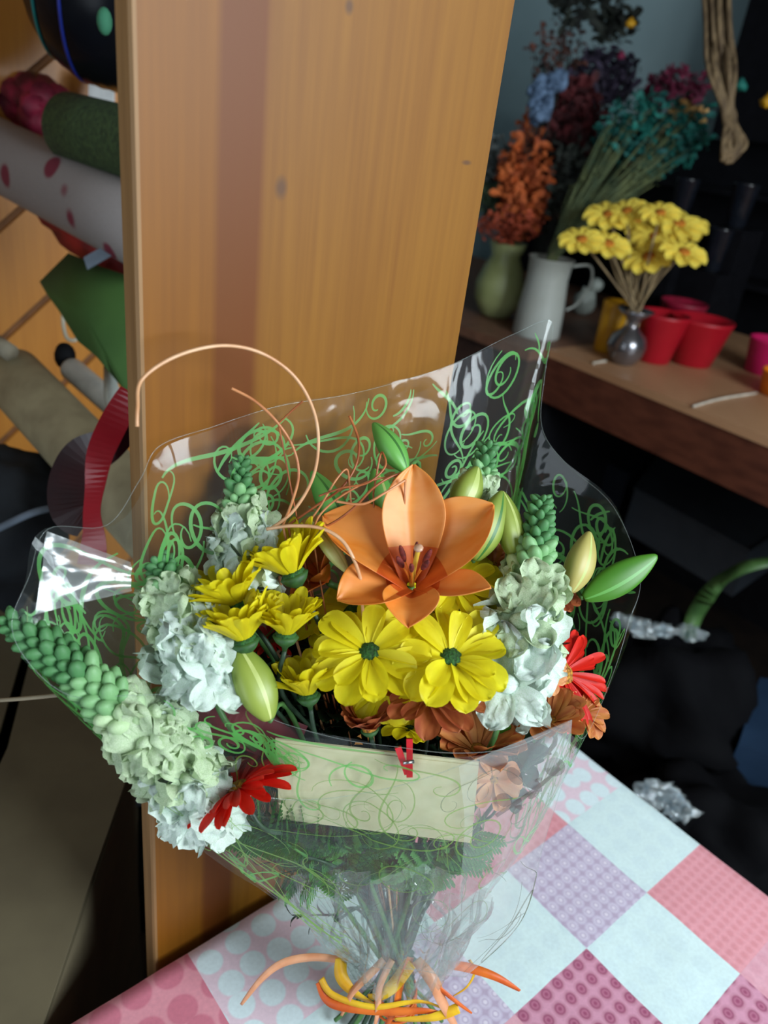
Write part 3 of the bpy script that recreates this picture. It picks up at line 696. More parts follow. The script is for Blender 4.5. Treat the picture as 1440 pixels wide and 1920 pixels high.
# ---- foliage
def sprig(label, px, py, d, face, size, n, seed, m, name='leafy_sprig', wd=.34, fern=False):
    rnd = random.Random(seed); tip = P(px, py, d); L = size * d / FPX
    f = cdir(*face); base = tip - f * L
    root = thing(name, label, 'foliage', frame(base, f))
    mb = MB(); pts = [Vector((0, 0, L * k / 8)) for k in range(9)]; tube(mb, pts, [.0012, .0005], 6); mb.build('stem', m, root, local=True)
    src = None
    for k in range(n):
        t = .15 + .85 * k / (n - 1); a = (k * 2.4) if not fern else ((k % 2) * PI + rnd.uniform(-.15, .15))
        ll = L * (.42 if not fern else .45 * math.sin(PI * (.15 + .8 * (1 - t)))) * rnd.uniform(.8, 1.1)
        Mm = Matrix.Translation((0, 0, L * t)) @ Matrix.Rotation(a, 4, 'Z') @ Matrix.Rotation(-rnd.uniform(.4, .8), 4, 'Y') @ Matrix.Scale(max(ll, .004), 4)
        if src is None:
            mb = MB()
            if fern:
                for q in range(9):
                    for sg in (-1, 1):
                        p = MB(); petal(p, .46 * (1 - .6 * abs(q / 8 - .3)), .10, lift=.1, curl=.4, nu=3, nv=1)
                        Mp = Matrix.Translation((q / 9, 0, 0)) @ Matrix.Rotation(sg * .9, 4, 'Z'); mb.add([Mp @ v for v in p.v], p.f)
                tube(mb, [Vector((0, 0, 0)), Vector((.5, 0, .01)), Vector((1, 0, 0))], .012, 4)
            else: petal(mb, 1.0, wd, cup=.3, curl=1.0, lift=.3, tip=.3, nu=8, nv=4, base=.2, ridge=-.04)
            src = mb.build('leaf' if not fern else 'frond', m, root, local=True); src.matrix_basis = Mm
        else: inst(src, root, Mm)
    stem_to(root, base, out=-f, r=.0013, m=m_dstem)
    return root
GF = 'dark leafy sprigs filling the middle of the bouquet'
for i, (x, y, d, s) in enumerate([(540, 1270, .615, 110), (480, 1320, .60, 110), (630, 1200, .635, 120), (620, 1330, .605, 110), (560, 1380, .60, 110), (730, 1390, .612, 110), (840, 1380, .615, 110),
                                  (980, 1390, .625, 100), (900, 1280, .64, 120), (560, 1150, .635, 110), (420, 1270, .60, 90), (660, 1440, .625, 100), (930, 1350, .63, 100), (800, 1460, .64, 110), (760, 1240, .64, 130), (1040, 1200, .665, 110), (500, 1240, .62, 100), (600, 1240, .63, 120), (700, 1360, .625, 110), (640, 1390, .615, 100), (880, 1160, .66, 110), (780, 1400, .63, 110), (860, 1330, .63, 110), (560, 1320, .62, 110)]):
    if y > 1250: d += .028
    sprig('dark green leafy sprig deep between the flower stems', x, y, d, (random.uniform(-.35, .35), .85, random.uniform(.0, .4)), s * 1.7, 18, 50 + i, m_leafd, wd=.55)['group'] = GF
for i, (lab, x, y, d, f, s) in enumerate([
        ('feathery fern frond behind the lower left corner of the card', 480, 1520, .612, (-.65, .35, .2), 170),
        ('feathery fern frond hanging below the card at its left', 590, 1560, .632, (-.5, .1, .45), 170),
        ('feathery fern frond spreading under the middle of the card', 690, 1570, .64, (-.1, .5, .5), 150),
        ('feathery fern frond under the right half of the card', 820, 1600, .652, (.35, .4, .4), 150),
        ('feathery fern frond at far left behind the red gerbera', 410, 1500, .60, (-.7, .5, .1), 150),
        ('feathery fern frond filling the gap between card and film ruff, left side', 560, 1610, .648, (-.6, .0, .3), 150),
        ('feathery fern frond filling the gap between card and film ruff, right side', 760, 1625, .655, (.2, .1, .4), 150),
        ('feathery fern frond leaning across behind the card centre', 660, 1500, .63, (.1, .8, .2), 190),
        ('feathery fern frond pointing right at the end of the card', 905, 1560, .645, (.6, .4, .2), 150),
        ('feathery fern frond lowest, curling left beneath the others', 520, 1640, .655, (-.8, -.1, .2), 130)]):
    sprig(lab, x, y, d, f, s * 1.35, 24, 80 + i, m_fern, 'fern_frond', fern=True)
for i, (lab, x, y, d, f, s) in enumerate([
        ('pointed green leaves sticking out left below the film gathers', 482, 1622, .66, (-.85, -.1, .2), 110),
        ('pointed green leaves hanging down beneath the fern', 585, 1655, .675, (-.5, -.6, .3), 90),
        ('thin curling green twig under the film at bottom left', 548, 1716, .70, (-.8, .1, .2), 90)]):
    sprig(lab, x, y, d, f, s, 7, 90 + i, m_leafd, wd=.22)
# single strap leaf by the white florets
o = P(930, 1340, .612); t_ = thing('strap_leaf', 'bright green strap leaf end below the white florets', 'leaf', Matrix.Translation(P(950, 1405, .62)))
mb = MB(); strip(mb, catmull([P(950, 1405, .62), P(948, 1370, .612), P(944, 1330, .61)], 5), .009, -F_); mb.build('blade', m_gras, t_)
mb = MB(); tube(mb, [P(950, 1405, .62), P(900, 1500, .64), GATH], .0012, 5); mb.build('stem', m_stem, t_)

# ---- curly reeds
m_reed = mat('bronze_curly_reed', S(206, 140, 92), 0.4, c2=S(168, 96, 54), scale=40)
m_reedd = mat('copper_curly_reed', S(186, 108, 62), 0.4, c2=S(140, 70, 34), scale=40)
m_reedl = mat('pale_curly_reed', S(222, 176, 136), 0.38, c2=S(198, 142, 98), scale=40)
def reed(label, pts, wpx, m):
    q = catmull([P(*p) for p in pts], 10); b = q[-1]
    mb = MB(); ww = wpx * pts[0][2] / FPX
    tube(mb, q, [ww * .5, ww * .5], 6)
    tube(mb, catmull([q[-1], q[-1].lerp(GATH, .3) - Z * .01, GATH], 6), ww * .45, 5)
    return solo(mb, 'curly_reed', m, b, label, 'dried reed')
reed('long bronze curly reed sweeping the widest arc across the board', [(257, 800, .47), (258, 765, .47), (266, 712, .475), (330, 668, .485), (415, 648, .50), (490, 662, .515), (552, 706, .53), (588, 770, .545), (597, 835, .555), (585, 900, .56), (548, 960, .565), (500, 996, .57)], 8, m_reedl)
reed('shorter bronze reed curving inside the widest arc', [(434, 728, .53), (478, 752, .535), (520, 792, .54), (550, 840, .55), (560, 890, .555), (548, 940, .56), (530, 985, .57)], 6, m_reed)
reed('thin bronze reed curving behind the lily buds', [(655, 780, .59), (672, 825, .585), (668, 870, .58), (640, 915, .575), (590, 950, .575), (540, 985, .575)], 5, m_reedd)
reed('copper reed running from the tangle up to the right', [(768, 884, .575), (735, 893, .57), (700, 915, .565), (660, 955, .565), (615, 985, .57), (560, 1000, .575)], 5, m_reedd)
reed('pale reed looping over the half open lily', [(500, 992, .56), (545, 986, .555), (600, 990, .552), (640, 1012, .55), (664, 1050, .55), (676, 1085, .56)], 7, m_reedl)
reed('copper reed hooking around the front of the green bud', [(598, 930, .565), (640, 915, .56), (690, 905, .56), (722, 875, .565), (718, 850, .57), (712, 858, .575), (700, 925, .575)], 4, m_reedd)
reed('bronze reed curling flat above the open lily petal', [(770, 890, .58), (700, 900, .57), (640, 930, .565), (600, 965, .565), (585, 1000, .57)], 4, m_reed)
reed('bronze reed tip rising from the left of the green bud', [(575, 985, .57), (600, 950, .565), (630, 900, .565), (650, 880, .57), (655, 905, .575)], 4, m_reed)
reed('short copper reed end crossing near the top of the wide arc', [(568, 752, .55), (545, 772, .55), (522, 794, .55)], 4, m_reedd)
reed('bronze reed arching low over the orange petals', [(630, 940, .558), (680, 945, .556), (720, 925, .558), (760, 900, .565)], 5, m_reed)

# ---- burgundy ribbon behind the left rim, message card, clothespin
m_burg = mat('burgundy_satin', S(110, 22, 36), 0.28, c2=S(74, 10, 22), scale=14)
a = [P(372, 1322, .578), P(430, 1345, .582), P(490, 1372, .590), P(560, 1400, .600)]
mb = MB(); strip(mb, catmull(a, 6), 0.034, (-F_ + D_ * -.2).normalized(), th=.0006)
solo(mb, 'satin_ribbon', m_burg, a[0], 'burgundy satin ribbon crossing behind the left rim of the film', 'ribbon', smooth=False)
m_card = mat('cream_card', S(204, 196, 160), 0.75, c2=S(196, 188, 150), scale=90)
c0, c1, c2_, c3 = P(516, 1386, .566), P(898, 1430, .574), P(884, 1581, .612), P(524, 1536, .604)
nrm = (c1 - c0).cross(c3 - c0).normalized()
if nrm.dot(F_) > 0: nrm = -nrm
ct = thing('message_card', 'blank cream message card tucked in the front of the bouquet', 'card', Matrix.Translation(c3))
mb = MB(); slab(mb, [c0, c1, c2_, c3], .0016, nrm); mb.build('envelope', m_card, ct, smooth=False, recalc=True)
mb = MB(); e1 = c0.lerp(c3, .0); slab(mb, [c0 + nrm * .0009 + (c3 - c0) * .03, c1 + nrm * .0009 + (c2_ - c1) * .03, c1 + nrm * .0009 + (c2_ - c1) * .075, c0 + nrm * .0009 + (c3 - c0) * .065], .0006, nrm)
mb.build('flap', m_card, ct, smooth=False, recalc=True)
m_pin = mat('red_lacquer', S(206, 22, 34), 0.3, c2=S(176, 10, 24), scale=60)
pt = thing('mini_clothespin', 'small red clothespin clipping the top of the card', 'clothespin', Matrix.Translation(P(764, 1455, .575)))
for (x0, y0, x1, y1, nm) in [(768, 1386, 768, 1458, 'peg_half'), (746, 1402, 764, 1452, 'peg_half')]:
    mb = MB(); strip(mb, catmull([P(x0, y0, .556), P((x0 + x1) / 2, (y0 + y1) / 2, .564), P(x1, y1, .568)], 4), .0046, -F_, th=.0032); mb.build(nm, m_pin, pt, smooth=False, recalc=True)
mb = MB(); tube(mb, [P(756, 1430, .5585), P(776, 1428, .5605)], .0014, 8); tag(mb.build('spring', mat('steel_wire', (.5, .5, .5), .3, 1.0), pt, recalc=True), 'thin metal spring')

# ---- tie at the neck and ribbon tails
m_tie = mat('yellow_raffia', S(240, 196, 30), 0.5, c2=S(222, 160, 16), scale=50, transl=.15)
m_tieo = mat('orange_raffia', S(232, 118, 30), 0.5, c2=S(210, 88, 20), scale=50, transl=.15)
m_peachr = mat('peach_curling_ribbon', S(232, 168, 126), 0.35, c2=S(216, 142, 98), scale=50, transl=.15)
def stp(x, y, h): return P(x, y, h)
TB = P(742, 1850, .752)
# cut stems under the tie
for i in range(13):
    x = 655 + i * 13 + random.uniform(-5, 5); r = random.uniform(.0018, .003)
    e = onz(x + (x - 742) * .25, 1925 + random.uniform(-14, 20), TZ + .006)
    mb = MB(); tube(mb, catmull([GATH + Vector((random.uniform(-.014, .014), random.uniform(-.014, .014), 0)), P(742 + (x - 742) * .62, 1862, .757), e], 5), r, 8)
    solo(mb, 'cut_stem', random.choice([m_stem, m_dstem, m_budg]), e, 'green flower stem end below the ribbon tie, one of a bunch', 'stem', 'cut stem ends under the tie')
def tail(label, pts, wid, m, tw=0.0):
    q = catmull([P(*p) for p in pts], 9); n = len(q)
    nr = [(-F_ + R_ * math.sin(k / n * 3 + tw) * .6 + D_ * math.cos(k / n * 4 + tw) * .3).normalized() for k in range(n)]
    ww = [wid * (1 - .75 * (k / (n - 1)) ** 3) for k in range(n)]
    mb = MB(); strip(mb, q, ww, nr, th=.0003); return mb.build('ribbon_tail', m, None), mb
bow = thing('ribbon_bow', 'orange, yellow and peach ribbon tied round the stems', 'ribbon', Matrix.Translation(P(742, 1862, .745)))
tails = [([(640, 1800, .718), (585, 1795, .715), (530, 1806, .712), (490, 1836, .712), (452, 1884, .715)], .0085, m_peachr),
         ([(835, 1808, .715), (880, 1815, .712), (930, 1832, .71), (975, 1858, .715)], .0085, m_tieo),
         ([(640, 1796, .712), (640, 1830, .708), (662, 1860, .708), (700, 1882, .712)], .012, m_tie),
         ([(720, 1800, .710), (690, 1830, .706), (660, 1862, .706), (640, 1905, .712)], .007, m_peachr),
         ([(770, 1805, .706), (740, 1845, .704), (712, 1868, .706), (690, 1868, .71)], .012, m_tie),
         ([(735, 1800, .706), (712, 1850, .702), (708, 1900, .705), (700, 1935, .71)], .006, m_peachr),
         ([(780, 1800, .704), (812, 1840, .700), (830, 1880, .702), (860, 1935, .71)], .012, m_peachr),
         ([(770, 1795, .708), (750, 1850, .705), (742, 1890, .708), (720, 1930, .715)], .008, m_tieo),
         ([(600, 1840, .715), (612, 1870, .712), (640, 1886, .708), (720, 1896, .704), (800, 1896, .704), (850, 1906, .71)], .009, m_tieo),
         ([(602, 1835, .715), (625, 1866, .71), (700, 1888, .704), (790, 1878, .704), (850, 1902, .71)], .006, m_tie),
         ([(860, 1890, .705), (810, 1908, .703), (740, 1912, .705)], .009, m_tie),
         ([(790, 1800, .704), (800, 1830, .702), (845, 1870, .702), (885, 1900, .71)], .005, m_tieo),
         ([(880, 1800, .72), (890, 1822, .718), (876, 1850, .72), (850, 1868, .722)], .003, m_tie)]
for k, (pts, wd, m) in enumerate(tails):
    q = catmull([P(*p) for p in pts], 9); n = len(q)
    nr = [(-F_ + R_ * math.sin(j / n * 3 + k) * .6 + D_ * math.cos(j / n * 4 + k) * .3).normalized() for j in range(n)]
    ww = [wd * (1 - .7 * (j / (n - 1)) ** 3) for j in range(n)]
    mb = MB(); strip(mb, q, ww, nr, th=.0003); mb.build('ribbon_tail', m, bow, smooth=True)
mb = MB()
for k in range(5):
    q = []
    for j in range(25):
        a = 2 * PI * j / 24; q.append(P(742, 1852 + k * 7, .752) + U * math.cos(a) * .020 + N * math.sin(a) * .020 + Z * .002 * math.sin(a * 2 + k))
    tube(mb, q, .0013, 6)
mb.build('binding', m_tieo, bow)

# ==================================================================== THE CLEAR WRAPPING
m_film = film('clear_cellophane', (.955, .975, .965), .016, gloss=.03, bump=.18, bscale=16)
m_ruff = film('crumpled_cellophane', (.94, .96, .95), .09, gloss=.07, rough=.1, bump=.7, bscale=44)
m_film2 = film('milky_cellophane', (.93, .95, .94), .075, gloss=.03, bump=.3, bscale=26)
m_ink = ink('green_printed_scroll', S(112, 198, 104), .68)
m_inkg = ink('olive_printed_scroll', S(128, 168, 84), .62)
m_inkd = ink('grey_green_printed_scroll', S(120, 130, 96), .6)
BND = [  # rim of the wrapping, clockwise from the middle of the front edge
    (740, 1400, .556), (850, 1412, .558), (960, 1402, .565), (1060, 1362, .580), (1098, 1380, .605), (1150, 1262, .640), (1178, 1170, .655), (1200, 1080, .668),
    (1150, 950, .690), (1060, 868, .715), (1016, 800, .725), (1022, 700, .728), (1034, 604, .730), (960, 628, .705), (850, 682, .675), (740, 718, .645),
    (640, 742, .615), (520, 762, .585), (400, 800, .555), (300, 836, .530), (262, 900, .525), (200, 985, .530), (90, 992, .525), (55, 1080, .515), (22, 1172, .505), (60, 1250, .505), (135, 1305, .510),
    (240, 1304, .520), (390, 1302, .535), (470, 1328, .545), (530, 1356, .550), (640, 1386, .554)]
NS, NT = 256, 40
bl = catmull([P(*b) for b in BND], NS // len(BND), closed=True); NS = len(bl)
gc = P(742, 1792, .735)
cumul = [0.0]
for i in range(NS): cumul.append(cumul[-1] + (bl[(i + 1) % NS] - bl[i]).length)
def Sfun(s, t):
    """point on the wrapping: s in turns round the rim, t 0 at the tie, 1 at the rim"""
    x = (s % 1.0) * NS; i = int(x) % NS; B = bl[i].lerp(bl[(i + 1) % NS], x - int(x))
    o = B - gc; oh = Vector((o.x, o.y, 0)); L = o.length
    g = gc + oh.normalized() * .022
    p = g.lerp(B, t)
    p += oh.normalized() * (.020 * math.sin(PI * t ** .8))
    pl = noise.noise(Vector((math.cos(2 * PI * s) * 4, math.sin(2 * PI * s) * 4, t * 1.3)))
    pl2 = noise.noise(Vector((math.cos(2 * PI * s) * 11, math.sin(2 * PI * s) * 11, t * 2.2 + 5)))
    return p + oh.normalized() * (pl * .010 * t + pl2 * .006 * (1 - t) * min(1, t * 8))
wr_ = thing('wrapping_film', 'clear cellophane cone printed with green scrolls around the bouquet', 'wrapping', Matrix.Translation(gc))
mb = MB()
mb.v = [Sfun(i / NS, t) for i in range(NS) for t in [j / NT for j in range(NT + 1)]]
for i in range(NS):
    for j in range(NT):
        mb.f.append([i * (NT + 1) + j, ((i + 1) % NS) * (NT + 1) + j, ((i + 1) % NS) * (NT + 1) + j + 1, i * (NT + 1) + j + 1]); mb.m.append(0)
# printed scrolls, laid on the film
rs = random.Random(11)
def scroll_curve(kind, size):
    pts = []
    if kind == 0:      # open loop with a tail
        a0 = rs.uniform(0, 6.28); sg = rs.choice((-1, 1)); ecc = rs.uniform(.6, 1)
        for k in range(34):
            u_ = k / 33; a = a0 + sg * u_ * 7.6; r = size * (1 - .35 * u_)
            pts.append((r * math.cos(a) + size * .9 * (u_ - .5), r * ecc * math.sin(a)))
        c, s_ = math.cos(a0 * 3), math.sin(a0 * 3); pts = [(x * c - y * s_, x * s_ + y * c) for x, y in pts]
    elif kind == 1:    # S curve ending in a curl
        a0 = rs.uniform(0, 6.28); x = y = 0; h = a0; k1_ = rs.choice((-1, 1))
        for k in range(34):
            u_ = k / 33; h += k1_ * (.10 + .5 * u_ ** 3 - .22 * (1 - u_) ** 2); x += math.cos(h) * size * .14; y += math.sin(h) * size * .14; pts.append((x, y))
    else:              # coil
        a0 = rs.uniform(0, 6.28)
        for k in range(40):
            u_ = k / 39; a = a0 + u_ * 11; r = size * (.25 + .75 * u_); pts.append((r * math.cos(a), r * math.sin(a)))
    return pts
def scroll(F, s0, t0, size, wd, mi, kind, out, sc_s, sc_t, tmin=.0, tmax=.985):
    run = []
    for (x, y) in scroll_curve(kind, size):
        t = t0 + y / sc_t
        if t > tmax or t < tmin: break
        run.append((s0 + x / sc_s, t))
    if len(run) < 6: return
    pts = [F(s, t) for s, t in run]; nr = []
    for s, t in run:
        e1 = F(s + .002, t) - F(s - .002, t); e2 = F(s, t + .01) - F(s, t - .01); n_ = e1.cross(e2)
        nr.append(n_.normalized() if n_.length > 1e-9 else -F_)
    L = len(pts); ww = [wd * (.35 + .65 * math.sin(PI * min(1, (k + 1) / L * 1.0))) for k in range(L)]
    strip(out, [p + n_ * .0004 for p, n_ in zip(pts, nr)], ww, nr, mi)
for k in range(300):
    s0 = rs.random(); t0 = .30 + .68 * rs.random() ** .55
    B = bl[int(s0 * NS) % NS]; Lr = (B - gc).length; 
    e = (Sfun(s0 + .01, t0) - Sfun(s0 - .01, t0)).length / .02
    front = (s0 < .13 or s0 > .80)
    if front and rs.random() < .62: continue
    scroll(Sfun, s0, t0, rs.uniform(.012, .030), rs.uniform(.0011, .0017) if front else rs.uniform(.0020, .0034), 2 if front else 1, rs.choice((0, 0, 0, 1, 1, 1, 2)), mb, max(e, .15), Lr)

for k in range(26):
    s0, t0 = rs.uniform(.82, .985), rs.uniform(.84, .96)
    e = (Sfun(s0 + .01, t0) - Sfun(s0 - .01, t0)).length / .02; Lr = (bl[int(s0 * NS) % NS] - gc).length
    scroll(Sfun, s0, t0, rs.uniform(.009, .018), rs.uniform(.0016, .0026), 1, rs.choice((0, 0, 1, 2)), mb, max(e, .15), Lr)
for k in range(110):
    s0, t0 = rs.uniform(.15, .46) if k % 3 else rs.uniform(.46, .74), rs.uniform(.60, .97)
    e = (Sfun(s0 + .01, t0) - Sfun(s0 - .01, t0)).length / .02; Lr = (bl[int(s0 * NS) % NS] - gc).length
    scroll(Sfun, s0, t0, rs.uniform(.014, .030), rs.uniform(.0020, .0034), 1, rs.choice((0, 0, 1, 1, 1)), mb, max(e, .15), Lr)
film_o = mb.build('film', [m_film, m_ink, m_inkg], wr_)
# rim fold: a slightly thicker bead of film along the cut edge
mb = MB(); tube(mb, bl + [bl[0]], .00035, 4, caps=False); mb.build('cut_edge', m_film2, wr_)

# film patch added at the far left, angled to mirror the window as a highlight
hc = P(160, 1076, .512); hv = ((CAMP - hc).normalized() + (W(WIN_A, WIN_B, WIN_Z) - hc).normalized()).normalized()
def hp(px, py, k=0.0):
    r = P(px, py, 1) - CAMP; t = (hc - CAMP).dot(hv) / r.dot(hv); return CAMP + r * t + hv * k
mb = MB(); vs = []; nx_, ny_ = 26, 18
for i in range(nx_ + 1):
    for j in range(ny_ + 1):
        s, t = i / nx_, j / ny_
        px = (88 + (246 - 88) * s) * (1 - t) + (66 + (246 - 66) * s) * t; py = (996 + 58 * s) * (1 - t) + (1152 - 44 * s) * t
        vs.append(hp(px, py, .0034 * noise.noise(Vector((s * 2.6, t * 3.4, 2))) + .0006 * noise.noise(Vector((s * 7, t * 8, 7)))))
mb.add(vs, [(i * (ny_ + 1) + j, (i + 1) * (ny_ + 1) + j, (i + 1) * (ny_ + 1) + j + 1, i * (ny_ + 1) + j + 1) for i in range(nx_) for j in range(ny_)])
tag(mb.build('highlight_patch', film('highlight_film', (.93, .96, .97), .14, gloss=.13, rough=.24, bump=.3, bscale=22), wr_), 'added film patch angled for a bright window highlight')
# front panel: a second, milkier sheet folded over the front
def gridsurf(rows):               # rows of control points -> dense bicubic grid function
    R = [[P(*q) for q in r] for r in rows]
    nr_, nc = len(R), len(R[0])
    def cr(p0, p1, p2, p3, t): return 0.5 * ((2 * p1) + (p2 - p0) * t + (2 * p0 - 5 * p1 + 4 * p2 - p3) * t * t + (3 * p1 - p0 - 3 * p2 + p3) * t ** 3)
    def rowat(r, s):
        x = max(0, min(.9999, s)) * (nc - 1); i = int(x); g = lambda k: r[max(0, min(nc - 1, k))]
        return cr(g(i - 1), g(i), g(i + 1), g(i + 2), x - i)
    def f(s, t):
        x = max(0, min(.9999, t)) * (nr_ - 1); i = int(x); rr = [rowat(R[max(0, min(nr_ - 1, k))], s) for k in (i - 1, i, i + 1, i + 2)]
        return cr(rr[0], rr[1], rr[2], rr[3], x - i)
    return f
def sheet(F, nx, ny, mb, wr=0.0, seed=0):
    vs = []
    for i in range(nx + 1):
        for j in range(ny + 1):
            s, t = i / nx, j / ny; p = F(s, t)
            vs.append(p - F_ * wr * (noise.noise(Vector((s * 7 + seed, t * 6, seed))) + .5 * noise.noise(Vector((s * 19, t * 17 + seed, 3)))))
    mb.add(vs, [(i * (ny + 1) + j, (i + 1) * (ny + 1) + j, (i + 1) * (ny + 1) + j + 1, i * (ny + 1) + j + 1) for i in range(nx) for j in range(ny)])
fp = thing('front_film_panel', 'milky film panel folded over the front, pointed at its right corner', 'wrapping', Matrix.Translation(P(760, 1830, .715)))
FP = gridsurf([
    [(240, 1440, .528), (380, 1470, .545), (560, 1500, .585), (760, 1470, .572), (950, 1400, .566), (1072, 1350, .566)],
    [(300, 1510, .540), (420, 1545, .560), (580, 1580, .600), (780, 1560, .598), (950, 1500, .590), (1062, 1440, .585)],
    [(372, 1588, .560), (480, 1630, .590), (610, 1660, .630), (790, 1650, .632), (930, 1610, .625), (1020, 1580, .615)],
    [(530, 1700, .610), (590, 1730, .640), (670, 1750, .672), (790, 1750, .672), (900, 1740, .665), (976, 1728, .655)],
    [(640, 1800, .690), (680, 1808, .690), (720, 1815, .694), (780, 1818, .695), (830, 1828, .695), (872, 1832, .690)]])
mb = MB(); sheet(FP, 60, 44, mb, .003, 2)
for k in range(46):
    s0, t0 = rs.random(), rs.random() * .9
    scroll(FP, s0, t0, rs.uniform(.015, .035), rs.uniform(.0006, .0012), 1 if s0 < .7 else 2, rs.choice((0, 1, 1)), mb, .36, .22, .02, .98)
for k, f in enumerate(mb.f):
    if k < 60 * 44 and k // 44 > 41: mb.m[k] = 3
m_flap = film('pearly_film', (.94, .93, .92), .17, gloss=.03, bump=.2, bscale=20)
fo = mb.build('film', [m_film, m_inkg, m_inkd, m_flap], fp)
mb = MB(); tube(mb, [FP(k / 40, 0) for k in range(41)] + [FP(.9999, k / 30) for k in range(31)] + [FP(1 - k / 40, .9999) for k in range(41)], .0004, 4, caps=False); mb.build('cut_edge', m_film2, fp)
# printed grey flower sprig on the right flap
m_sil = ink('grey_printed_sprig', S(118, 104, 104), .55)
def fpoint(px, py):
    best = None
    for i in range(41):
        for j in range(41):
            q = FP(.6 + .4 * i / 40, .6 * j / 40); v = q - CAMP; dd = v.dot(F_); x = 720 + FPX * v.dot(R_) / dd; y = 960 + FPX * v.dot(D_) / dd
            e = (x - px) ** 2 + (y - py) ** 2
            if best is None or e < best[0]: best = (e, q, dd)
    e, q, dd = best; return P(px, py, dd - .0025)
mb = MB()
strip(mb, catmull([fpoint(930, 1530), fpoint(975, 1500), fpoint(1010, 1475), fpoint(1050, 1440)], 6), .0030, -F_)
for (x, y, rx, ry, rt) in [(1040, 1438, 20, 18, 0), (965, 1455, 20, 12, .9), (1000, 1490, 12, 6, -.6), (945, 1500, 16, 13, .3), (972, 1512, 9, 5, .6), (1010, 1462, 8, 4, -.5)]:
    c = fpoint(x, y); s_ = (c - CAMP).dot(F_) / FPX; n = 14
    vs = [c] + [c + R_ * (math.cos(rt) * rx * math.cos(2 * PI * k / n) - math.sin(rt) * ry * math.sin(2 * PI * k / n)) * s_ + D_ * (math.sin(rt) * rx * math.cos(2 * PI * k / n) + math.cos(rt) * ry * math.sin(2 * PI * k / n)) * s_ for k in range(n)]
    mb.add(vs, [(0, 1 + k, 1 + (k + 1) % n) for k in range(n)])
mb.build('printed_sprig', m_sil, fp, smooth=False)
# bunched film ruff around the neck
rf = thing('film_ruff', 'crumpled clear film bunched tightly above the ribbon tie', 'wrapping', Matrix.Translation(P(742, 1815, .73)))
mb = MB(); n = 120; rows = 16; vs = []
top = [P(*q) for q in [(560, 1640, .640), (640, 1632, .632), (740, 1640, .628), (840, 1636, .632), (905, 1660, .645), (900, 1690, .675), (820, 1660, .70), (740, 1650, .71), (640, 1650, .70), (560, 1670, .675)]]
tl = catmull(top, 12, closed=True)
for i in range(n):
    for j in range(rows + 1):
        t = j / rows; o = tl[i] - gc; oh = Vector((o.x, o.y, 0)).normalized(); g = P(742, 1822, .74) + oh * .030
        p = g.lerp(tl[i], t) + oh * .010 * math.sin(PI * t)
        pl = noise.noise(Vector((math.cos(2 * PI * i / n) * 3.5, math.sin(2 * PI * i / n) * 3.5, t * 3))) * .014 + (.004 if i % 4 < 2 else -.004) * (1 - t * .5)
        vs.append(p + oh * pl)
mb.add(vs, [(i * (rows + 1) + j, ((i + 1) % n) * (rows + 1) + j, ((i + 1) % n) * (rows + 1) + j + 1, i * (rows + 1) + j + 1) for i in range(n) for j in range(rows)])
mb.build('film', m_ruff, rf)
# ==================================================================== LEFT: ROLLS ON THE PINE WALL, BAG, CARDBOARD
def roll_pts(x0, y0, d0, x1, y1, d1): return P(x0, y0, d0), P(x1, y1, d1)
def roll(name, label, p0, p1, r, m, core=None, cat='roll', group=None, r2=None, wob=0.0):
    ax = p1 - p0; root = thing(name, label, cat, Matrix.Translation(p0), group)
    L = ax.length; mb = MB()
    r2 = r2 or r
    lathe(mb, [(r * .42, 0.004), (r * .9, 0.0), (r, 0.006), (r, L * .3), (r2, L * .7), (r2, L - .004), (r2 * .9, L), (r2 * .42, L - .003)], p0, ax, 40, wob=(lambda a, z: 1 + wob * math.sin(a * 9 + z * 40)) if wob else None)
    mb.build('sheet_roll', m, root, recalc=True)
    mb = MB(); tube(mb, [p0 - ax.normalized() * .02, p1 + ax.normalized() * .02], r * .41, 20)
    mb.build('core_tube', core or m_core, root, recalc=True)
    return root
m_core = mat('grey_board_core', S(150, 140, 120), 0.8)
m_kraft = mat('kraft_paper', S(158, 146, 114), 0.75, c2=S(134, 122, 94), scale=20)
m_black = mat('black_film', (0.006, 0.007, 0.010), 0.25, c2=(0.004, 0.004, 0.006), scale=8)
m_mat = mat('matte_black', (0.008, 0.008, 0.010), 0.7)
m_gpaper = mat('dark_green_net', S(58, 78, 42), 0.9, c2=S(38, 54, 30), scale=160, bump=.4)
m_gsheet = mat('moss_green_paper', S(62, 98, 42), 0.75, c2=S(52, 86, 36), scale=8)
m_wine = mat('wine_net', S(150, 30, 62), 0.6, c2=S(78, 14, 30), scale=24, bump=.5)
m_dred = mat('dark_red_paper', S(150, 28, 24), 0.7, c2=S(108, 16, 16), scale=20)
# grey paper printed with wine tulips
m_print = dots('grey_tulip_paper', S(138, 130, 128), S(112, 36, 56), 0.05, .20, .27, jitter=.9, rough=.7)
for n_ in m_print.node_tree.nodes:
    if n_.type == 'MAPPING': n_.inputs['Scale'].default_value = (16, 9, 12)
    if n_.type == 'TEX_VORONOI': n_.voronoi_dimensions = '3D'
wv = -N                                             # rolls stick out of the wall along this axis
def along(px, py, d, L): p = P(px, py, d); return p, p + N * L
p0, p1 = P(-60, 262, 1.44), P(330, 460, 1.16); roll('printed_paper_roll', 'grey wrapping paper roll printed with wine red tulips', p0, p1, .062, m_print)
p0, p1 = P(20, 702, 1.30), P(300, 1000, 1.06); roll('kraft_paper_roll', 'plain kraft paper roll slanting down to the board', p0, p1, .050, m_kraft)
p0, p1 = P(128, 238, 1.25), P(360, 300, 1.12); roll('net_roll', 'dark green net roll above the printed paper roll', p0, p1, .052, m_gpaper)
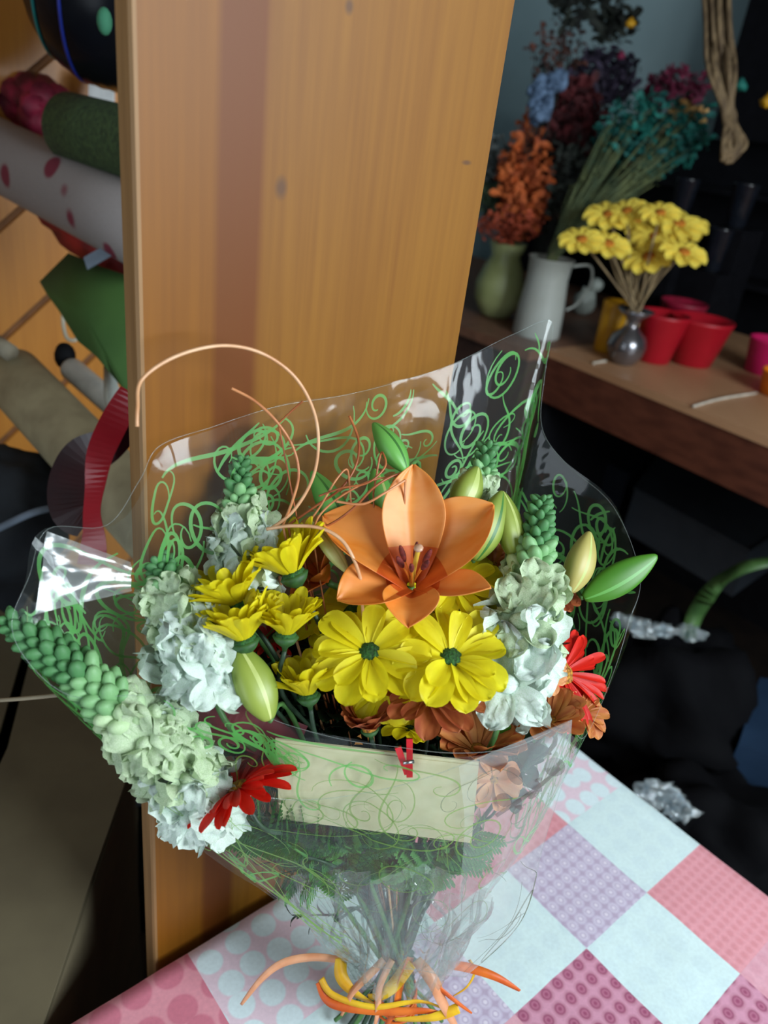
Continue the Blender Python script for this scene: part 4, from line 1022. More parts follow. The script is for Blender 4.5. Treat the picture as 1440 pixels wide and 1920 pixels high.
p0, p1 = P(132, 690, 1.30), P(330, 860, 1.15); roll('film_roll', 'thin white film roll with a dark end knob', p0, p1, .020, mat('white_film_roll', S(196, 196, 188), .4), core=m_mat)
pb = P(122, 668, 1.31); kb = MB(); ell(kb, pb, .018, .018, .024); solo(kb, 'rack_knob', m_mat, pb, 'dark knob on the pine wall above the thin white roll', 'knob')
p0, p1 = along(-12, 640, 1.26, .03)
mb = MB(); tube(mb, [p0, P(20, 662, 1.24)], .014, 16); solo(mb, 'roll_peg', m_core, p0, 'pale peg at the top end of the kraft paper roll', 'peg')
# big black coil at the top left
cc = P(222, -26, 1.16)
cr = thing('black_ribbon_reel', 'big glossy black reel with teal and blue glints, top left', 'reel', Matrix.Translation(cc))
ax = Vector((.97, .05, -.12)).normalized()
mb = MB()
prof = [(.001, -.136)]
for k in range(1, 28):
    z_ = -.136 + k * .272 / 28; prof += [((.142 + (.0015 if k % 2 else 0)) * (1 - (abs(z_) / .136) ** 2.3) ** .5, z_)]
prof += [(.001, .136)]
lathe(mb, prof, cc, ax, 56); mb.build('wound_ribbon', m_black, cr, recalc=True)
m_teal = mat('teal_reflection', S(22, 110, 108), .3); m_blue = mat('blue_reflection', S(30, 44, 130), .3)  # reflections on the black reel, put in as coloured bands
for off, m in [(-.082, m_teal), (-.036, m_blue)]:
    mb = MB(); M_ = frame(cc + ax * off, ax); q = [M_ @ Vector((.1435 * (1 - (abs(off) / .136) ** 2.3) ** .5 * math.cos(a * PI / 30), .1435 * (1 - (abs(off) / .136) ** 2.3) ** .5 * math.sin(a * PI / 30), 0)) for a in range(61)]
    tube(mb, q, .0028, 6, caps=False); tag(mb.build('ribbon_or_glint', m, cr), 'coloured reflection modelled as a band on the black reel')
mb = MB(); ell(mb, P(196, 40, .985), .010, .010, .016); solo(mb, 'green_tassel', mat('sea_green_yarn', S(60, 128, 96), .8), P(190, 40, 1.05), 'small sea green tuft against the black reel beside the board', 'tassel')
# wine-coloured bundle
pc = P(70, 205, 1.50); mb = MB()
for k in range(9):
    a = k * .7; q = [pc + N * (.26 * (t / 9) - .14) + (U * math.cos(a + t * .1) + Z * math.sin(a + t * .1)) * (.030 + .012 * math.sin(t * 1.3 + k)) for t in range(10)]
    tube(mb, q, [.03, .022], 10)
solo(mb, 'net_bundle', m_wine, pc, 'crumpled wine pink net bundle lying above the printed roll', 'fabric')
# dark red crimped paper and green sheet hanging
def hang(name, label, poly, m, th=.0015, cat='paper'):
    pts = [P(*q) for q in poly]; nn = (pts[1] - pts[0]).cross(pts[2] - pts[0]).normalized()
    if nn.dot(F_) > 0: nn = -nn
    c = sum(pts, Vector()) / len(pts)
    # a gently bowed sheet: fan from the centre
    mb = MB(); n = len(pts); mb.add([c - F_ * .012] + pts, [(0, 1 + k, 1 + (k + 1) % n) for k in range(n)])
    o = solo(mb, name, m, pts[0], label, cat, smooth=True, recalc=True)
    md = o.modifiers.new('thick', 'SOLIDIFY'); md.thickness = th
    return o
hang('crimped_paper', 'dark red zigzag edged paper under the printed roll', [(58, 385, 1.36), (78, 420, 1.35), (96, 432, 1.35), (112, 458, 1.34), (130, 472, 1.33), (166, 492, 1.31), (188, 512, 1.29), (240, 535, 1.25), (245, 420, 1.25), (150, 380, 1.31)], m_dred)
hang('green_paper_sheet', 'moss green paper sheet hanging beside the board', [(74, 528, 1.28), (128, 474, 1.27), (190, 500, 1.24), (250, 520, 1.2), (255, 780, 1.14), (232, 728, 1.15), (180, 668, 1.19), (146, 640, 1.21), (112, 585, 1.25), (88, 552, 1.27)], m_gsheet)
mb = MB(); strip(mb, [P(160, 494, 1.22), P(250, 442, 1.18)], .020, -F_, th=.002)
solo(mb, 'grey_strip', mat('grey_blue_plastic', S(120, 134, 150), .5), P(160, 494, 1.22), 'grey blue flat strip between the red and green papers', 'strip', smooth=False)
hang('white_paper_sheet', 'white paper corner right of the thin film roll', [(194, 684, 1.22), (214, 698, 1.21), (236, 770, 1.18), (236, 840, 1.17), (205, 800, 1.19), (194, 740, 1.21)], mat('white_paper', S(206, 212, 204), .7))
mb = MB(); tube(mb, catmull([P(118, 586, 1.40), P(119, 612, 1.40), P(126, 634, 1.40), (P(140, 638, 1.40)), P(150, 628, 1.40)], 6), .0036, 7)
solo(mb, 'cord_loop', mat('white_cord', S(206, 198, 176), .8), P(118, 586, 1.4), 'white cord loop hanging on the pine wall', 'cord')
mb = MB(); hexa(mb, [P(x, y, d) for d in (1.5, 1.47) for (x, y) in [(166, 205), (215, 205), (215, 130), (166, 130)]])
solo(mb, 'white_label_card', mat('bright_white_card', S(236, 240, 240), .4), P(166, 205, 1.48), 'small bright white card between green roll and black reel', 'card', smooth=False)
# red satin ribbon with dark loop
m_redr = mat('red_satin', S(186, 18, 38), .3, c2=S(160, 10, 28), scale=10)
m_loop = mat('dark_wine_satin', S(70, 14, 22), .3, c2=S(44, 8, 14), scale=10)
rb = thing('red_ribbon', 'bright red satin ribbon with dark wine loop by the kraft roll', 'ribbon', Matrix.Translation(P(180, 1030, .92)))
q = catmull([P(246, 735, .90), P(215, 790, .90), P(188, 850, .895), P(178, 910, .89), P(172, 960, .89), P(176, 1010, .895), P(172, 1060, .90)], 6)
mb = MB(); strip(mb, q, [.028 + .004 * math.sin(k * .22) for k in range(len(q))], [(-F_ + R_ * .35 * math.sin(k * .2)).normalized() for k in range(len(q))], th=.0006); mb.build('ribbon_or_glint', m_redr, rb, smooth=False, recalc=True)
q = catmull([P(250, 790, .93), P(200, 835, .93), P(155, 860, .93), P(132, 910, .925), P(132, 960, .92), P(160, 985, .915)], 6)
mb = MB(); strip(mb, q, [.030 + .022 * math.sin(PI * k / len(q)) for k in range(len(q))], (-F_ + R_ * .2).normalized(), th=.0006); tag(mb.build('ribbon_loop', m_loop, rb, smooth=False, recalc=True), 'dark wine loop')
# black bag with a pale stripe
m_bag = mat('black_fabric', (0.012, 0.016, 0.022), .7, c2=(.007, .008, .012), scale=12)
bc = P(-5, 985, 1.22); mb = MB()
bg = thing('black_bag', 'black fabric bag with a pale grey stripe at far left', 'bag', Matrix.Translation(bc - Z * .2))
ell(mb, bc, .105, .10, .13, n=28, m=18, rough=.22); mb.build('bag_body', m_bag, bg)
q = catmull([P(-30, 1005, 1.09), P(30, 975, 1.10), P(66, 960, 1.11), P(108, 950, 1.14)], 8)
mb = MB(); strip(mb, q, .010, -F_, th=.002); tag(mb.build('stripe', mat('pale_stripe', S(120, 132, 148), .6), bg), 'pale grey stripe')
# cardboard box with open flaps
m_cb = mat('brown_cardboard', S(108, 98, 74), .85, c2=S(100, 90, 68), scale=14)
m_cbe = mat('cut_cardboard_edge', S(158, 140, 108), .85, c2=S(140, 122, 92), scale=60)
bx = thing('cardboard_box', 'big brown cardboard box with loose flaps, lower left', 'box', Matrix.Translation(onz(100, 1600, 0)))
zt = .74
def flap(nm, poly, edge=None, zoff=None):
    pts = [onz(x, y, zt + (zo if zoff else 0)) for (x, y), zo in zip(poly, zoff or [0] * len(poly))]
    mb = MB(); nn = (pts[1] - pts[0]).cross(pts[2] - pts[0]).normalized(); nn = nn if nn.z > 0 else -nn
    slab(mb, pts, .005, nn); mb.build(nm, m_cb, bx, smooth=False, recalc=True); return pts
A_ = flap('flap', [(-70, 940), (0, 962), (66, 1088), (44, 1216), (0, 1370), (-60, 1490)])
B_ = flap('flap', [(80, 1100), (252, 1112), (248, 1250), (246, 1434), (160, 1680), (78, 1925), (-80, 2050), (-60, 1560), (14, 1402), (62, 1214)])
mb = MB(); tube(mb, [A_[0] + Z * .003, A_[1] + Z * .003, A_[2] + Z * .003], .0055, 6); tag(mb.build('flap_edge', m_cbe, bx, smooth=False), 'pale cut edge of the flap')
mb = MB(); r0 = [B_[1], B_[3], B_[5], B_[6], B_[7], A_[0]]
dn = [Vector((p.x, p.y, .02)) - (p - B_[7]) * .04 * 0 for p in r0]; up_ = [p - Z * .012 for p in r0]
for i in range(len(r0)):
    j = (i + 1) % len(r0); q = [up_[i], up_[j], Vector((dn[j].x, dn[j].y, .012)), Vector((dn[i].x, dn[i].y, .012))]
    mb.add(q, [(0, 1, 2, 3)])
ob = mb.build('box_wall', m_cb, bx, smooth=False); md = ob.modifiers.new('t', 'SOLIDIFY'); md.thickness = .004
# dark foliage and pale scrap on the floor between box and board
m_dk = mat('dark_teal_plastic', S(20, 40, 42), .45, c2=(.004, .008, .01), scale=14)
for i, (lab, x, y, d, f, s) in enumerate([('dark glossy leaf bunch in the gap between box and board', 235, 1600, 1.45, (.25, .8, .1), 280)]):
    pass
pc = onz(272, 1590, .30); mb = MB(); ell(mb, pc, .12, .12, .16, n=36, m=22, rough=.5)
solo(mb, 'dark_plastic_sack', m_dk, pc - Z * .2, 'dark teal plastic sack on the floor between box and board', 'sack')
pc = P(246, 1475, 1.22); mb = MB(); ell(mb, pc, .028, .02, .040, n=16, m=10, rough=.3)
solo(mb, 'pale_plastic_scrap', mat('pale_plastic', S(150, 164, 172), .4), pc, 'pale grey plastic scrap at the box corner beside the board', 'plastic')
# grey straw lying behind the far left film corner
mb = MB(); tube(mb, catmull([P(-20, 1314, .56), P(40, 1310, .55), P(112, 1303, .545)], 6), .0016, 7)
solo(mb, 'dry_straw', mat('dry_straw', S(150, 136, 112), .7), P(-20, 1314, .56), 'thin dry straw sticking out left across the cardboard', 'straw')

# ==================================================================== RIGHT: SIDE COUNTER WITH POTS AND DRIED FLOWERS
CZ = 1.0
m_top = mat('counter_laminate', S(184, 140, 104), .45, c2=S(168, 124, 90), scale=6, stretch=(1, .2, 1))
m_fas = mat('mahogany_fascia', S(98, 52, 36), .5, c2=S(78, 38, 26), scale=14, stretch=(1, 1, 3))
ct2 = thing('side_counter', 'long low counter with tan top and dark brown front', 'counter', W(2.1, -.8, 0))
AF = 1.80
pL = onz(1030, 655, CZ); AFL = pL.dot(U); BFL = pL.dot(N)
pR = onz(1440, 820, CZ); AFR = pR.dot(U); BFR = pR.dot(N)
sl = (AFR - AFL) / (BFR - BFL); AR2 = AFR + sl * .9; BR2 = BFR + .9
mb = MB(); hexa(mb, [W(AFL, BFL, CZ - .022), W(AR2, BR2, CZ - .022), W(2.84, BR2, CZ - .022), W(2.84, BFL - .0, CZ - .022), W(AFL, BFL, CZ), W(AR2, BR2, CZ), W(2.84, BR2, CZ), W(2.84, BFL, CZ)])
mb.build('countertop', m_top, ct2, smooth=False, recalc=True)
mb = MB(); e = .004; hexa(mb, [W(AFL + e, BFL, CZ - .155), W(AR2 + e, BR2, CZ - .155), W(AR2 + e + .02, BR2, CZ - .155), W(AFL + e + .02, BFL, CZ - .155), W(AFL + e, BFL, CZ - .022), W(AR2 + e, BR2, CZ - .022), W(AR2 + e + .02, BR2, CZ - .022), W(AFL + e + .02, BFL, CZ - .022)])
mb.build('front_panel', m_fas, ct2, smooth=False, recalc=True)
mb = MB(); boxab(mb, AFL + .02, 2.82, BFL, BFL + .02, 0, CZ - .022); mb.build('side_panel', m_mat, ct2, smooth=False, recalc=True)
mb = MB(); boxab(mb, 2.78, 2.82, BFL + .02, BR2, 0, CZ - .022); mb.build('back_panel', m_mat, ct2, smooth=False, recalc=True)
ct3 = thing('corner_cabinet', 'dark brown corner cabinet behind the bouquet, carrying the white jug', 'cabinet', W(2.2, -1.9, 0))
mb = MB(); boxab(mb, 1.78, 2.83, -2.7, BFL - .02, 0, CZ - .03); mb.build('cabinet_body', mat('dark_walnut', S(62, 38, 28), .6, c2=S(44, 26, 20), scale=12), ct3, smooth=False, recalc=True)
mb = MB(); boxab(mb, 1.76, 2.84, -2.72, BFL - .005, CZ - .03, CZ); mb.build('cabinet_top', mat('worn_walnut_top', S(120, 82, 62), .55), ct3, smooth=False, recalc=True)

def vpot(name, label, px, py, wb, wt, hpx, m, cat='pot', z=CZ, wall=.0025, group=None, inner=True):
    b = onz(px, py, z); s = depth(b) / FPX; rb_, rt = wb * s / 2, wt * s / 2; h = hpx * s * 1.06
    mb = MB(); lathe(mb, [(rb_ * .9, 0), (rb_, .003), (rt * .985, h * .93), (rt, h * .94), (rt, h), (rt - wall, h), (rb_ - wall, .006)], b, Z, 40)
    return solo(mb, name, m, b, label, cat, group), b, s
m_rp = mat('red_ceramic', S(176, 16, 36), .45, c2=S(160, 10, 28), scale=6)
m_rpd = mat('dark_red_ceramic', S(150, 20, 52), .5)
m_pp = mat('magenta_ceramic', S(206, 30, 96), .45, c2=S(180, 20, 80), scale=6)
m_op = mat('orange_ceramic', S(240, 130, 24), .45)
vpot('flower_pot', 'red flower pot, the nearer one standing right of the silver vase', 1293, 681, 74, 112, 80, m_rp)
vpot('flower_pot', 'red flower pot partly hidden behind the silver vase', 1222, 676, 62, 92, 84, m_rp)
vpot('flower_pot', 'dark crimson flower pot at the back behind the two red ones', 1262, 640, 60, 84, 70, m_rpd)
vpot('flower_pot', 'magenta flower pot at the right edge of the counter', 1428, 699, 64, 80, 60, m_pp)
vpot('flower_pot', 'orange flower pot cut by the right edge of the photo', 1462, 742, 74, 88, 42, m_op)
m_yc = mat('yellow_wax', S(206, 152, 26), .5, c2=S(186, 130, 14), scale=20, transl=.1)
b = onz(1134, 658, CZ); s = depth(b) / FPX; mb = MB(); lathe(mb, [(20 * s, 0), (22 * s, .004), (23 * s, 60 * s), (24 * s, 92 * s), (21 * s, 94 * s), (18 * s, 88 * s), (.001, 86 * s)], b, Z, 28)
solo(mb, 'yellow_vase', m_yc, b, 'plain yellow cylinder vase left of the silver vase', 'vase')
m_sil2 = mat('mirror_silver_glaze', S(150, 150, 156), .22, .85, c2=S(110, 106, 108), scale=14)
b = onz(1166, 681, CZ); s = depth(b) / FPX; mb = MB()
lathe(mb, [(18 * s, 0), (22 * s, 2 * s), (33 * s, 20 * s), (36 * s, 36 * s), (31 * s, 52 * s), (17 * s, 64 * s), (12 * s, 74 * s), (15 * s, 86 * s), (34 * s, 100 * s), (32 * s, 101 * s), (12 * s, 88 * s), (8 * s, 74 * s)], b, Z, 36)
solo(mb, 'silver_vase', m_sil2, b, 'round bellied silver vase with a flared lip, front of the counter', 'vase')
SV = b + Z * 90 * s
# dried yellow daisies
m_dy = mat('dried_yellow_petal', S(255, 238, 110), .6, c2=S(250, 212, 60), scale=40, transl=.15)
m_dye = mat('dried_amber_eye', S(188, 110, 16), .8); m_straw = mat('dry_stalk', S(150, 128, 92), .7, c2=S(112, 92, 66), scale=30)
heads = [(1142, 404, 42), (1192, 412, 36), (1176, 396, 34), (1238, 400, 34), (1272, 420, 44), (1286, 432, 36), (1090, 450, 38), (1140, 458, 40), (1196, 464, 36), (1228, 446, 40), (1282, 474, 40), (1216, 482, 42), (1206, 424, 38), (1262, 462, 36)]
kp = {}
for i, (x, y, r) in enumerate(heads):
    dd = depth(SV) + .10 * math.sin(i * 1.7) - .02; c = P(x, y, dd); s_ = dd / FPX; R0 = r * s_ * 1.15
    f = cdir(.25 * math.sin(i * 2.1) - .1, .62, .75)
    where = ['top left', 'upper middle', 'back top', 'back right', 'right upper', 'right rim', 'far left', 'lower left', 'lower middle', 'centre', 'lower right', 'lowest, front', 'inner middle', 'inner right'][i]
    root = thing('dried_daisy', 'dried yellow daisy on a bare stalk, %s of the vase bunch' % where, 'dried flower', frame(c, f), 'dried yellow daisies in the silver vase')
    for k in range(10):
        Mm = Matrix.Rotation(2 * PI * k / 10 + i, 4, 'Z') @ Matrix.Translation((R0 * .12, 0, 0)) @ Matrix.Rotation(-.30, 4, 'Y') @ Matrix.Scale(R0 * .9, 4)
        if 'p' not in kp:
            mb = MB(); petal(mb, 1, .72, cup=.3, curl=.6, lift=0, tip=.6, ruffle=.1, nu=5, nv=4, base=.4); kp['p'] = mb.build('petal', m_dy, root, local=True); kp['p'].matrix_basis = Mm
        else: inst(kp['p'], root, Mm)
    mb = MB(); ell(mb, Vector((0, 0, R0 * .05)), R0 * .26, R0 * .26, R0 * .14); mb.build('flower_eye', m_dye, root, local=True)
    mb = MB(); a_ = SV + U * .012 * math.sin(i) + N * .012 * math.cos(i * 2); tube(mb, catmull([c, c.lerp(a_, .5) + Z * .01 - R_ * .006, a_, a_ - Z * .04], 6), .0028, 6); mb.build('stem', m_straw, root)
for i in range(12):
    x = 1140 + i * 12; c = P(x, 470 + 6 * math.sin(i), depth(SV) + .03); a_ = SV + U * .012 * math.sin(i * 3) + N * .01 * math.cos(i)
    mb = MB(); tube(mb, catmull([c, c.lerp(a_, .5) - R_ * .01, a_, a_ - Z * .04], 5), .0026, 5)
    solo(mb, 'dry_stalk', m_straw, a_, 'bare dry stalk beneath the yellow daisy heads', 'stalk', 'bare stalks in the silver vase')
# white jug and green vase on the corner cabinet
m_enam = mat('white_enamel', S(170, 174, 168), .45, c2=S(156, 158, 150), scale=6)
b = onz(1004, 628, CZ); s = depth(b) / FPX; jg = thing('white_jug', 'tall white enamel jug with a wire handle', 'jug', Matrix.Translation(b)); mb = MB()
lathe(mb, [(42 * s, 0), (44 * s, .004), (42 * s, 50 * s), (37 * s, 105 * s), (39 * s, 136 * s), (42 * s, 140 * s), (39 * s, 140 * s), (34 * s, 105 * s), (38 * s, 10 * s)], b, Z, 40); mb.build('jug_body', m_enam, jg, recalc=True)
hx = R_.copy(); hx.z = 0; hx.normalize()
mb = MB(); tube(mb, catmull([b + hx * 40 * s + Z * 130 * s, b + hx * 72 * s + Z * 134 * s, b + hx * 80 * s + Z * 104 * s, b + hx * 64 * s + Z * 66 * s, b + hx * 46 * s + Z * 52 * s], 6), .004, 8); mb.build('handle', m_enam, jg)
JT = b + Z * 138 * s
m_gv = mat('sage_glaze', S(158, 162, 112), .45, c2=S(138, 144, 92), scale=8)
b = onz(928, 592, CZ); s = depth(b) / FPX; mb = MB()
lathe(mb, [(22 * s, 0), (28 * s, 3 * s), (44 * s, 30 * s), (46 * s, 58 * s), (36 * s, 88 * s), (26 * s, 108 * s), (34 * s, 132 * s), (31 * s, 132 * s), (22 * s, 108 * s), (30 * s, 80 * s)], b, Z, 36)
solo(mb, 'green_vase', m_gv, b, 'sage green pot bellied vase left of the white jug', 'vase'); GT = b + Z * 125 * s
# orange dried bunch, red cone, blue blooms, teal bundle, red and grey twigs
def cloud(name, label, cen, rad, base, n, psize, m, mst, seed, kind='leaf', cat='dried flowers', stems=24):
    """a dense bunch of tiny dried blooms on thin stalks: heads nobody could count"""
    rnd = random.Random(seed); c = P(*cen); s = cen[2] / FPX; root = thing(name, label, cat, Matrix.Translation(base))
    pts = []
    for k in range(n):
        th, r = rnd.uniform(0, 2 * PI), rnd.random() ** .5
        pts.append(c + R_ * math.cos(th) * r * rad[0] * s - D_ * math.sin(th) * r * rad[1] * s + F_ * rnd.uniform(-1, 1) * rad[0] * .6 * s)
    mb = MB()
    for p in pts:
        q = psize * s * rnd.uniform(.6, 1.3)
        if kind == 'leaf':
            pm = MB(); petal(pm, q * 2, q * 1.1, cup=.3, curl=.8, nu=3, nv=2); Mp = frame(p, Vector((rnd.uniform(-1, 1), rnd.uniform(-1, 1), rnd.uniform(-.2, 1))), Vector((rnd.uniform(-1, 1), rnd.uniform(-1, 1), .3))); mb.add([Mp @ v for v in pm.v], pm.f)
        else: ell(mb, p, q, q, q, n=7, m=5, rough=.4)
    o = mb.build('blooms', m, root); o['kind'] = 'stuff'
    mb = MB()
    for k in range(stems):
        p = pts[rnd.randrange(n)]; tube(mb, catmull([p, p.lerp(base, .5) + Vector((rnd.uniform(-.01, .01), rnd.uniform(-.01, .01), .02)), base + Vector((rnd.uniform(-.015, .015), rnd.uniform(-.015, .015), 0)), base - Z * .04], 4), .0018, 4)
    o = mb.build('stalks', mst, root); o['kind'] = 'stuff'
    return root
m_or = mat('dried_orange', S(206, 104, 46), .8, c2=S(150, 66, 30), scale=20); m_or2 = mat('dried_rust', S(178, 74, 40), .8, c2=S(120, 44, 26), scale=20)
m_tl = mat('dyed_teal', S(16, 108, 96), .7, c2=S(8, 66, 66), scale=20); m_tlst = mat('pale_green_stalk', S(104, 112, 70), .7, c2=S(66, 82, 56), scale=20)
m_bl = mat('dried_pale_blue', S(104, 128, 158), .8, c2=S(60, 80, 106), scale=30); m_mg = mat('dried_magenta', S(120, 28, 62), .8, c2=S(74, 16, 40), scale=20)
m_wr = mat('dried_wine', S(92, 26, 30), .8, c2=S(50, 12, 16), scale=20); m_tan = mat('dried_tan', S(212, 170, 104), .7, c2=S(180, 128, 70), scale=20)
m_gw = mat('dried_grey_white', S(150, 156, 152), .85, c2=S(100, 108, 108), scale=20); m_dl = mat('dried_dark_leaf', S(36, 42, 34), .8, c2=S(18, 20, 18), scale=20); m_lm = mat('dried_purple_grey', S(70, 60, 82), .85, c2=S(44, 36, 52), scale=20)
dj = depth(JT); dg = depth(GT)
cloud('dried_orange_bunch', 'dense orange dried flower bunch left of the teal bundle', (985, 350, dg - .05), (48, 84), GT, 600, 11, m_or, m_or2, 1)
cloud('dried_rust_bunch', 'rusty dried twigs fanning left just above the sage vase', (955, 425, dg - .15), (62, 26), GT, 220, 6, m_or2, m_or2, 2)
cloud('dried_amber_spray', 'tall thin amber spray rising from the orange bunch', (990, 262, dg), (26, 52), GT, 120, 7, m_or, m_or2, 3)
cloud('dried_blue_bloom', 'pale blue dried blooms above the orange bunch', (1012, 188, dg - .12), (20, 36), GT, 60, 9, m_bl, m_dl, 4, 'ball', stems=6)
cloud('dried_blue_bloom', 'small bright blue bloom, upper right of the pale blue ones', (1038, 156, dg - .12), (16, 14), GT, 30, 10, m_bl, m_dl, 5, 'ball', stems=2)
cloud('dried_cream_bunch', 'cream and grey dried bunch against the right edge of the board', (928, 300, dg + .05), (26, 44), GT, 140, 9, m_gw, m_dl, 6)
cloud('dried_green_bunch', 'greyish green leaves under the cream bunch beside the board', (922, 375, dg + .02), (26, 34), GT, 120, 10, mat('dusty_green', S(84, 100, 70), .8, c2=S(50, 64, 46), scale=20), m_dl, 7)
cloud('dried_wine_bunch', 'dark wine red dried bunch behind the orange flowers', (1070, 230, dj + .2), (48, 70), JT + F_ * .15, 520, 13, m_wr, m_dl, 8)
cloud('dried_black_leaves', 'blackish dried leaves between the orange bunch and teal stalks', (1068, 370, dj + .1), (40, 90), JT + F_ * .1, 420, 13, m_dl, m_dl, 18)
cloud('dried_copper_twigs', 'fine copper twigs reaching up along the blue wall', (1045, 100, dj + .2), (52, 60), JT + F_ * .2, 160, 7, mat('dried_copper_brown', S(110, 62, 48), .8, c2=S(60, 34, 30), scale=20), m_dl, 9)
cloud('dried_grey_bunch', 'purple grey dried bunch between wine red and teal', (1130, 150, dj + .25), (62, 50), JT + F_ * .2, 360, 11, m_lm, m_dl, 10)
cloud('dried_magenta_bunch', 'magenta dried bunch behind the teal bundle, against the wall', (1262, 172, dj + .3), (52, 34), JT + F_ * .3, 300, 9, m_mg, m_dl, 11)
cloud('dried_teal_bundle', 'big teal dyed dried bundle above the yellow daisies', (1215, 262, dj + .02), (98, 62), JT, 900, 9, m_tl, m_tlst, 12, stems=110)
cloud('dried_fine_grass', 'fine pale green grass plume curving under the teal bundle', (1150, 350, dj - .02), (80, 22), JT, 120, 5, m_tlst, m_tlst, 13, stems=60)
cloud('dried_tan_bloom', 'tan papery bloom on the right of the teal bundle', (1282, 212, dj - .02), (22, 14), JT, 30, 13, m_tan, m_straw, 14, 'leaf', stems=3)
cloud('dried_dark_leaves', 'dark leaves hanging at the top against the blue wall', (1152, 40, dj + .1), (34, 52), P(1150, -90, dj + .1), 90, 14, m_dl, m_dl, 15, stems=8)
cloud('dried_dark_leaves', 'dark leaf cluster at the top edge, left of the hanging one', (1078, 20, dj + .1), (30, 34), P(1080, -90, dj + .1), 60, 13, m_dl, m_dl, 16, stems=6)
for (lab, x, y, m, r) in [('small yellow bud hanging among the dark leaves', 1182, 44, m_yc, 9), ('small teal bloom alone at the right of the raffia plait', 1388, 160, m_tl, 12), ('small pink bloom under the hanging dark leaves', 1164, 104, m_mg, 8),
                          ('small teal bloom on the raffia plait, near its tip', 1362, 220, m_tl, 8), ('yellow bloom cut by the right edge, top', 1440, 190, m_yc, 14)]:
    c = P(x, y, 2.15 if x > 1300 else dj); mb = MB(); s_ = depth(c) / FPX; ell(mb, c, r * s_, r * s_, r * s_ * .8, rough=.6, n=12, m=8); ell(mb, c + Z * r * s_ * .5, r * s_ * .6, r * s_ * .6, r * s_ * .6, rough=.6)
    solo(mb, 'dried_bloom', m, c, lab, 'dried flower')
# raffia plait hanging from above
m_raf = mat('natural_raffia', S(128, 106, 76), .8, c2=S(84, 66, 46), scale=60, stretch=(1, 1, .1), bump=.4)
rr_ = random.Random(5); top = P(1335, -120, 2.1); root = thing('raffia_plait', 'thick hanging plait of natural raffia at the top right', 'raffia', Matrix.Translation(top))
for k in range(26):
    o_ = rr_.uniform(-1, 1); ph = rr_.uniform(0, 6)
    q = catmull([P(1340 + o_ * 26, -120, 2.1 + .02 * math.sin(ph)), P(1346 + o_ * 24, 40, 2.1 + .03 * math.cos(ph)), P(1354 + o_ * 26, 130, 2.1 + .03 * math.sin(ph * 2)), P(1366 + o_ * 14 * math.cos(ph), 215, 2.1), P(1378 + o_ * 22, 270, 2.1 + .02 * math.sin(ph)), P(1364 + 10 * math.cos(ph), 300 + 5 * math.sin(ph), 2.1)], 6)
    mb = MB(); tube(mb, q, .006, 5); mb.build('strand', m_raf, root)
# black shelf tower and black buckets behind the pots
m_shelf = mat('black_shelf', (.006, .006, .008), .5)
st = thing('black_shelf_unit', 'black shelf unit standing against the wall behind the pots', 'shelf', W(2.8, -.4, 0))
def shb(a0, a1, b0, b1, z0, z1, nm, m=m_shelf): mb = MB(); boxab(mb, a0, a1, b0, b1, z0, z1); return mb.build(nm, m, st, smooth=False, recalc=True)
pl = onz(1236, 300, 1.25); bl0 = -2.45
shb(3.07, 3.09, bl0, 1.2, 0, 1.62, 'back_panel'); shb(2.86, 3.07, bl0, bl0 + .02, 0, 1.62, 'side_panel'); shb(2.86, 3.07, bl0 + .02, 1.2, 1.15, 1.17, 'shelf_board')
shb(2.86, 3.07, bl0 + .02, 1.2, 1.44, 1.46, 'shelf_board'); shb(2.87, 2.90, -.62, -.58, 0, 1.62, 'upright'); shb(2.86, 3.09, -1.62, 1.2, 1.62, 2.5, 'dark_wall_block')  # last one: black block added where the wall darkens at the upper right
m_glass = mat('black_glazed', (.010, .012, .018), .12, coat=.6)
for (lab, x, y, wt, h) in [('black glazed bucket, upper left, below the teal bundle', 1292, 335, 44, 70), ('black glazed bucket at the upper right under the raffia', 1402, 345, 50, 70), ('black glazed bucket in the middle of the group', 1355, 428, 46, 70),
                           ('black glazed bucket just right of the yellow daisies', 1312, 515, 50, 66), ('black glazed bucket lowest, behind the red pots', 1262, 520, 46, 60)]:
    dd = 2.52; c = P(x, y, dd); s_ = dd / FPX; mb = MB(); h_ = h * s_ * 1.1
    if y > 480: c = onz(x, y + h * 1.15, CZ) + Z * h_; s_ = depth(c) / FPX
    b = c - Z * h_
    lathe(mb, [(wt * .33 * s_, 0), (wt * .35 * s_, .003), (wt * .5 * s_, h_ * .97), (wt * .54 * s_, h_), (wt * .47 * s_, h_), (wt * .3 * s_, .01)], b, Z, 28)
    solo(mb, 'black_bucket', m_glass, b, lab, 'bucket')
    if y <= 480:
        mb = MB(); k_ = b; boxab_p = [k_.dot(U), k_.dot(N)]; boxab(mb, boxab_p[0] - .07, boxab_p[0] + .07, boxab_p[1] - .07, boxab_p[1] + .07, CZ, b.z)
        solo(mb, 'display_block', m_shelf, Vector((b.x, b.y, CZ)), 'black display block lifting the ' + lab.replace('black glazed ', ''), 'stand', smooth=False)
# small stuff between jug and daisies
m_gry = mat('grey_ceramic', S(150, 156, 148), .5)
b = onz(1090, 590, CZ); mb = MB(); s = depth(b) / FPX; ell(mb, b + Z * 24 * s, 20 * s, 14 * s, 24 * s, rough=.4, n=14, m=9); ell(mb, b + Z * 56 * s + hx * 14 * s, 13 * s, 10 * s, 13 * s, rough=.3)
solo(mb, 'grey_figurine', m_gry, b, 'small grey ceramic ornament right of the white jug', 'ornament')
